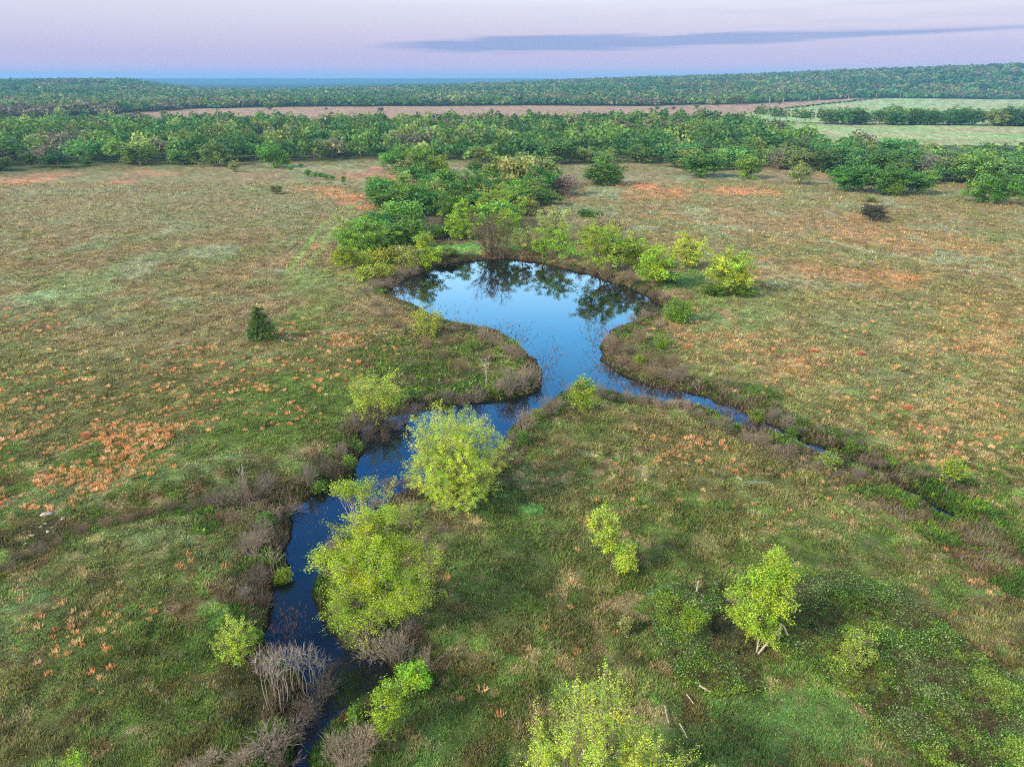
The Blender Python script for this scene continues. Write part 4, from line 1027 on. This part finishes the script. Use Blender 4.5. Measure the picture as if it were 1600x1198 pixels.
# ------------------------------------------------------------------ power poles
def pole(u, vb, vt):
    x, y, z, h, w = size_at(u, vb, vt, 1)
    t = empty('power_pole', (x, y, z), .5)
    tag(t, 'slim pale utility pole in the line crossing the far fields', 'power pole', 'power poles across the far fields')
    h = max(h, 9)
    V, Fc = tubes([[0, 0, -.5]], [[0, 0, h]], .34, .24, None, 2, 8); build('post', V, Fc, M_POLE, parent=t)
    V, Fc = tubes([[-1.6, 0, h-1]], [[1.6, 0, h-1]], .16, .16, None, 1, 4); build('crossarm', V, Fc, M_POLE, parent=t)
for (u, vb, vt) in [(1201,168,151),(1223,164,154),(1279,160,151),(1325,158.5,148.5),(1368,157,145),(1406,154,143),(1442,151,139)]:
    pole(u, vb, vt)

# ------------------------------------------------------------------ broken fence, posts, logs, stones
def timber(name, A, B, ra, rb, label, cat, group=None, seed=0, sides=8):
    g = np.random.default_rng(seed); A = np.array(A, float); B = np.array(B, float); c = A.copy()
    V, Fc = tubes([[0, 0, 0]], [B-A], ra, rb, g.normal(0, .03, (1, 3)), 8, sides)
    V = V+g.normal(0, ra*.07, V.shape)
    n = len(V)   # close both ends
    V = np.concatenate([V, [[0, 0, 0]], [B-A]]); e = []
    for j in range(sides): e.append([n, (j+1) % sides, j, j]); e.append([n+1, n-sides+j, n-sides+(j+1) % sides, n-sides+(j+1) % sides])
    me = bpy.data.meshes.new(name); me.from_pydata([tuple(v) for v in V], [], [tuple(f) for f in Fc.tolist()]+[tuple(f[:3]) for f in e]); me.update()
    me.materials.append(M_WOOD); o = bpy.data.objects.new(name, me); COL.objects.link(o); o.location = tuple(c)
    if label: tag(o, label, cat, group)
    return o
def up_at(u, v, vt):
    x, y, z, h, w = size_at(u, v, vt, 1); return (x, y, z), (x, y, z+h)
# brace: a top corner post with two leaning rails
xa, ya, za = base_at(1214, 1004)
br = empty('fence_brace', (xa, ya, za)); tag(br, 'weathered fence corner post with two sloping rails beside the lime tree', 'fence brace')
hA = size_at(1214, 1004, 974, 1)[3]
pp = timber('post', (xa, ya, za-.1), (xa, ya, za+hA), .13, .12, None, None, seed=1); pp.parent = br; pp.location = (0, 0, -.1)
xb, yb, zb = base_at(1184, 1022)
rl = timber('rail', (xb-xa, yb-ya, zb-za+.05), (0, -.14, hA-.1), .08, .075, None, None, seed=2); rl.parent = br
xc, yc, zc = base_at(1232, 1002)
rl = timber('rail', (0.14, -.1, hA-.05), (xc-xa, yc-ya, zc-za+.15), .075, .07, None, None, seed=3); rl.parent = br
a, b = up_at(1182, 1020, 998); timber('fence_post', a, b, .06, .055, 'thin grey post just left of the sloping fence rails', 'fence post', seed=4)
a, b = up_at(1087, 931, 908); timber('fence_post', a, (b[0]+.08, b[1], b[2]), .09, .07, 'short pale leaning post standing alone in the near meadow', 'fence post', seed=5)
a, b = up_at(634, 672, 657); a = (a[0], a[1], WZ-.2); timber('water_stake', a, b, .10, .09, 'pale stake standing in the stream below the broad yellow bush', 'stake', seed=6)
for i, (u0, v0, u1, v1, lab) in enumerate([(1092,1074,1110,1084,'short thick pale fallen post, the upper right of the scattered timbers'),(1072,1088,1083,1103,'thin grey fallen rail lying below the thick pale post'),(1038,1106,1044,1133,'slender grey fallen rail, leftmost of the scattered timbers'),(1061,1134,1073,1156,'slender pale fallen rail, lowest of the scattered timbers')]):
    a = base_at(u0, v0); b = base_at(u1, v1)
    timber('fallen_rail', (a[0], a[1], a[2]+.22), (b[0], b[1], b[2]+.22), .07 if i == 0 else .042, .06 if i == 0 else .035, lab, 'fallen timber', seed=10+i)
def stone(u, v, w, label, group=None, seed=0):
    g = np.random.default_rng(seed); x, y, z = base_at(u, v); d = float(proj(x, y)[2]); s = w*d/F*.5
    n1, n2 = 10, 7; V = []
    for i in range(n2+1):
        for j in range(n1):
            a = 2*math.pi*j/n1; b = -math.pi/2+math.pi*i/n2
            r = 1+g.normal(0, .09)
            V.append((math.cos(a)*math.cos(b)*s*r, math.sin(a)*math.cos(b)*s*.6*r, math.sin(b)*s*.42*r))
    Fc = [(i*n1+j, i*n1+(j+1) % n1, (i+1)*n1+(j+1) % n1, (i+1)*n1+j) for i in range(n2) for j in range(n1)]
    o = build('stone', V, Fc, M_STONE); o.location = (x, y, z+s*.12); o.rotation_euler = (g.uniform(-.2, .2), g.uniform(-.2, .2), g.uniform(0, 3))
    tag(o, label, 'stone', group)
stone(73, 803, 18, 'long flat pale rock slab on the bank above the gully', seed=1)
for i, (u, v, w) in enumerate([(98,808,9),(82,823,6),(75,831,8),(50,836,9),(43,840,6),(40,851,6),(70,817,6),(125,795,5),(115,805,4),(63,822,5),(30,845,5),(88,818,5)]):
    stone(u, v, w, 'small pale stone among the rubble on the bank above the gully', 'pale stones on the gully bank', 20+i)
stone(1155, 748, 12, 'pale flat stone in the meadow below the narrow ditch', seed=50)
# white box at the far edge of the left field
x, y, z = base_at(303, 256)
bx = empty('feed_box', (x, y, z)); tag(bx, 'tiny white box standing at the edge of the wood beyond the left field', 'box')
def boxm(name, cx, cy, cz, sx, sy, sz, mat, parent):
    V = [(cx+a*sx/2, cy+b*sy/2, cz+c*sz/2) for a in (-1, 1) for b in (-1, 1) for c in (-1, 1)]
    Fc = [(0,1,3,2),(4,6,7,5),(0,4,5,1),(2,3,7,6),(0,2,6,4),(1,5,7,3)]
    o = build(name, V, Fc, mat, parent=parent); m = o.modifiers.new('bevel', 'BEVEL'); m.width = .05; m.segments = 2; return o
boxm('body', 0, 0, .75, 1.9, 1.1, 1.1, M_WHITE, bx); boxm('lid', 0, 0, 1.36, 2.05, 1.25, .12, M_WHITE, bx)
for sx in (-.8, .8):
    for sy in (-.4, .4): boxm('leg', sx, sy, .08, .12, .12, .24, M_METAL, bx)

# ------------------------------------------------------------------ haze
def haze():
    V = [(a, b, c) for a in (-12700, 12700) for b in (-12700, 12700) for c in (-25, 110)]
    Fc = [(0,1,3,2),(4,6,7,5),(0,4,5,1),(2,3,7,6),(0,2,6,4),(1,5,7,3)]
    m, nt, out = new_mat('haze'); pv = nt.nodes.new('ShaderNodeVolumePrincipled')
    pv.inputs['Color'].default_value = (.20, .50, .86, 1); pv.inputs['Density'].default_value = HAZE
    pv.inputs['Anisotropy'].default_value = 0
    nt.links.new(pv.outputs[0], out.inputs['Volume'])
    o = build('haze', V, Fc, m); tag(o, 'thin blue air haze over the whole countryside', 'haze', kind='stuff')
    o.display_type = 'WIRE'
HAZE = 1.45e-4
haze()

# ------------------------------------------------------------------ sky and light
SUN_EL, SUN_AZ = R(34), R(-118)     # azimuth from +Y towards +X; the light comes from behind the camera's left
w = bpy.data.worlds.new('World'); sc.world = w; w.use_nodes = True
nt = w.node_tree; nt.nodes.clear(); N = nt.nodes; K = nt.links
out = N.new('ShaderNodeOutputWorld'); bg = N.new('ShaderNodeBackground'); K.new(bg.outputs[0], out.inputs['Surface'])
tc = N.new('ShaderNodeTexCoord'); nm = N.new('ShaderNodeVectorMath'); nm.operation = 'NORMALIZE'; K.new(tc.outputs['Generated'], nm.inputs[0])
sp = N.new('ShaderNodeSeparateXYZ'); K.new(nm.outputs[0], sp.inputs[0])
def math_(op, a, b=None, c=None, clamp=False):
    n = N.new('ShaderNodeMath'); n.operation = op; n.use_clamp = clamp
    for i, q in enumerate((a, b, c)):
        if q is None: continue
        if isinstance(q, (int, float)): n.inputs[i].default_value = q
        else: K.new(q, n.inputs[i])
    return n.outputs[0]
def mixc(a, b, f):
    m = N.new('ShaderNodeMix'); m.data_type = 'RGBA'
    for s, q in (('A', a), ('B', b)):
        if isinstance(q, tuple): m.inputs[s].default_value = (*q, 1)
        else: K.new(q, m.inputs[s])
    K.new(f, m.inputs['Factor']) if not isinstance(f, float) else setattr(m.inputs['Factor'], 'default_value', f)
    return m.outputs['Result']
def ramp(fac, stops, mult):
    r = N.new('ShaderNodeValToRGB'); e = r.color_ramp.elements
    while len(e) > 1: e.remove(e[0])
    e[0].position = stops[0][0]; e[0].color = (*[c/mult for c in stops[0][1]], 1)
    for p, c in stops[1:]:
        q = e.new(p); q.color = (*[x/mult for x in c], 1)
    K.new(fac, r.inputs[0])
    v = N.new('ShaderNodeVectorMath'); v.operation = 'SCALE'; K.new(r.outputs[0], v.inputs[0]); v.inputs['Scale'].default_value = mult
    return v.outputs[0]
el = sp.outputs['Z']
front = ramp(el, [(0,(.50,.32,.46)),(.012,(.42,.30,.45)),(.03,(.37,.295,.45)),(.055,(.42,.36,.47)),(.085,(.49,.46,.53)),(.13,(.75,.85,1.0)),(.22,(1.1,1.9,2.6)),(.33,(.28,1.1,2.1)),(.46,(.04,.34,1.05)),(.66,(.010,.055,.20)),(1,(.02,.06,.16))], 2.3)
back = ramp(el, [(0,(2.2,1.7,1.1)),(.2,(2.5,2.1,1.55)),(.5,(1.7,1.65,1.4)),(.8,(.75,.8,.85)),(1,(.3,.34,.42))], 3.0)
fb = N.new('ShaderNodeMapRange'); fb.interpolation_type = 'SMOOTHSTEP'; fb.inputs['From Min'].default_value = .25; fb.inputs['From Max'].default_value = -.55
K.new(sp.outputs['Y'], fb.inputs['Value'])
sky = mixc(front, back, fb.outputs[0])
# left side of the view a little bluer
lf = N.new('ShaderNodeMapRange'); lf.inputs['From Min'].default_value = .1; lf.inputs['From Max'].default_value = -.6; lf.inputs['To Max'].default_value = .35; K.new(sp.outputs['X'], lf.inputs['Value'])
hz = N.new('ShaderNodeMapRange'); hz.inputs['From Min'].default_value = .02; hz.inputs['From Max'].default_value = .09; hz.clamp = True; K.new(el, hz.inputs['Value'])
low = N.new('ShaderNodeMapRange'); low.inputs['From Min'].default_value = .2; low.inputs['From Max'].default_value = .13; K.new(el, low.inputs['Value'])
ff = math_('MULTIPLY', math_('MULTIPLY', lf.outputs[0], hz.outputs[0]), low.outputs[0])
sky = mixc(sky, (.34,.37,.50), ff)
# a long thin bank of cloud low on the right
azn = math_('ARCTAN2', sp.outputs['X'], sp.outputs['Y']); eln = math_('ARCSINE', el)
def de(u, v):
    x = (u-CX)/F; y = (CY-v)/F; d = np.array([x, cP+y*sP, -sP+y*cP]); d /= np.linalg.norm(d)
    return math.atan2(d[0], d[1]), math.asin(d[2])
(a0, e0), (a1, e1) = de(600, 73), de(1380, 52)
sl = (e1-e0)/(a1-a0)
line = math_('MULTIPLY_ADD', azn, sl, e0-sl*a0)
cv = N.new('ShaderNodeCombineXYZ'); K.new(math_('MULTIPLY', azn, 7.0), cv.inputs[0]); K.new(math_('MULTIPLY', eln, 130.0), cv.inputs[1])
nz = N.new('ShaderNodeTexNoise'); nz.inputs['Scale'].default_value = 1.0; nz.inputs['Detail'].default_value = 5; K.new(cv.outputs[0], nz.inputs['Vector'])
dl = math_('ABSOLUTE', math_('SUBTRACT', eln, line))
taper = N.new('ShaderNodeFloatCurve'); 
azf = N.new('ShaderNodeMapRange'); azf.inputs['From Min'].default_value = a0-.03; azf.inputs['From Max'].default_value = de(1640, 30)[0]; K.new(azn, azf.inputs['Value'])
cu = taper.mapping.curves[0]; cu.points[0].location = (0, 0); cu.points[1].location = (1, .15)
for p in ((.12,.6),(.3,.85),(.55,.7),(.78,.35)): cu.points.new(*p)
taper.mapping.update(); K.new(azf.outputs[0], taper.inputs['Value'])
th = math_('MULTIPLY', taper.outputs[0], math_('MULTIPLY_ADD', nz.outputs[0], .020, .001))
cm = N.new('ShaderNodeMapRange'); cm.interpolation_type = 'SMOOTHSTEP'; cm.inputs['From Min'].default_value = -.002; cm.inputs['From Max'].default_value = .003; K.new(math_('SUBTRACT', th, dl), cm.inputs['Value'])
gate = N.new('ShaderNodeMapRange'); gate.inputs['From Min'].default_value = a0-.04; gate.inputs['From Max'].default_value = a0+.06; K.new(azn, gate.inputs['Value'])
cmf = math_('MULTIPLY', math_('MULTIPLY', cm.outputs[0], gate.outputs[0]), .88)
sky = mixc(sky, (.15,.19,.38), cmf)
# faint wisps
cv2 = N.new('ShaderNodeCombineXYZ'); K.new(math_('MULTIPLY', azn, 5.0), cv2.inputs[0]); K.new(math_('MULTIPLY', eln, 90.0), cv2.inputs[1])
nz2 = N.new('ShaderNodeTexNoise'); nz2.inputs['Scale'].default_value = 1.3; nz2.inputs['Detail'].default_value = 4; K.new(cv2.outputs[0], nz2.inputs['Vector'])
wm = N.new('ShaderNodeMapRange'); wm.inputs['From Min'].default_value = .48; wm.inputs['From Max'].default_value = .72; wm.inputs['To Max'].default_value = .45; K.new(nz2.outputs[0], wm.inputs['Value'])
rt = N.new('ShaderNodeMapRange'); rt.inputs['From Min'].default_value = -.05; rt.inputs['From Max'].default_value = .3; K.new(azn, rt.inputs['Value'])
lw = N.new('ShaderNodeMapRange'); lw.inputs['From Min'].default_value = .12; lw.inputs['From Max'].default_value = .08; K.new(el, lw.inputs['Value'])
sky = mixc(sky, (.30,.30,.45), math_('MULTIPLY', math_('MULTIPLY', wm.outputs[0], rt.outputs[0]), lw.outputs[0]))
st = N.new('ShaderNodeTexSky'); st.sky_type = 'NISHITA'; st.sun_disc = False; st.sun_elevation = SUN_EL; st.sun_rotation = SUN_AZ % (2*math.pi); st.altitude = 200
v = N.new('ShaderNodeVectorMath'); v.operation = 'SCALE'; K.new(st.outputs[0], v.inputs[0]); v.inputs['Scale'].default_value = .1
gt = N.new('ShaderNodeMix'); gt.data_type = 'RGBA'; gt.inputs['Factor'].default_value = .12; K.new(sky, gt.inputs['A']); K.new(v.outputs[0], gt.inputs['B'])
K.new(gt.outputs['Result'], bg.inputs['Color']); bg.inputs['Strength'].default_value = .93

sd = bpy.data.lights.new('sun', 'SUN'); sd.energy = 2.8; sd.angle = R(10); sd.color = (1, .86, .66)
so = bpy.data.objects.new('sun', sd); COL.objects.link(so)
dirv = Vector((math.sin(SUN_AZ)*math.cos(SUN_EL), math.cos(SUN_AZ)*math.cos(SUN_EL), math.sin(SUN_EL)))
so.rotation_euler = dirv.to_track_quat('Z', 'Y').to_euler(); so.location = dirv*100

sc.render.engine = 'CYCLES'
cy = sc.cycles
cy.max_bounces = 4; cy.diffuse_bounces = 2; cy.glossy_bounces = 2; cy.transmission_bounces = 2; cy.volume_bounces = 0; cy.transparent_max_bounces = 4
cy.use_denoising = DENOISE; cy.filter_width = 1.1; cy.pixel_filter_type = 'BLACKMAN_HARRIS'
sc.view_settings.view_transform = 'Standard'; sc.view_settings.look = 'None'; sc.view_settings.gamma = 1; sc.view_settings.exposure = 0.9
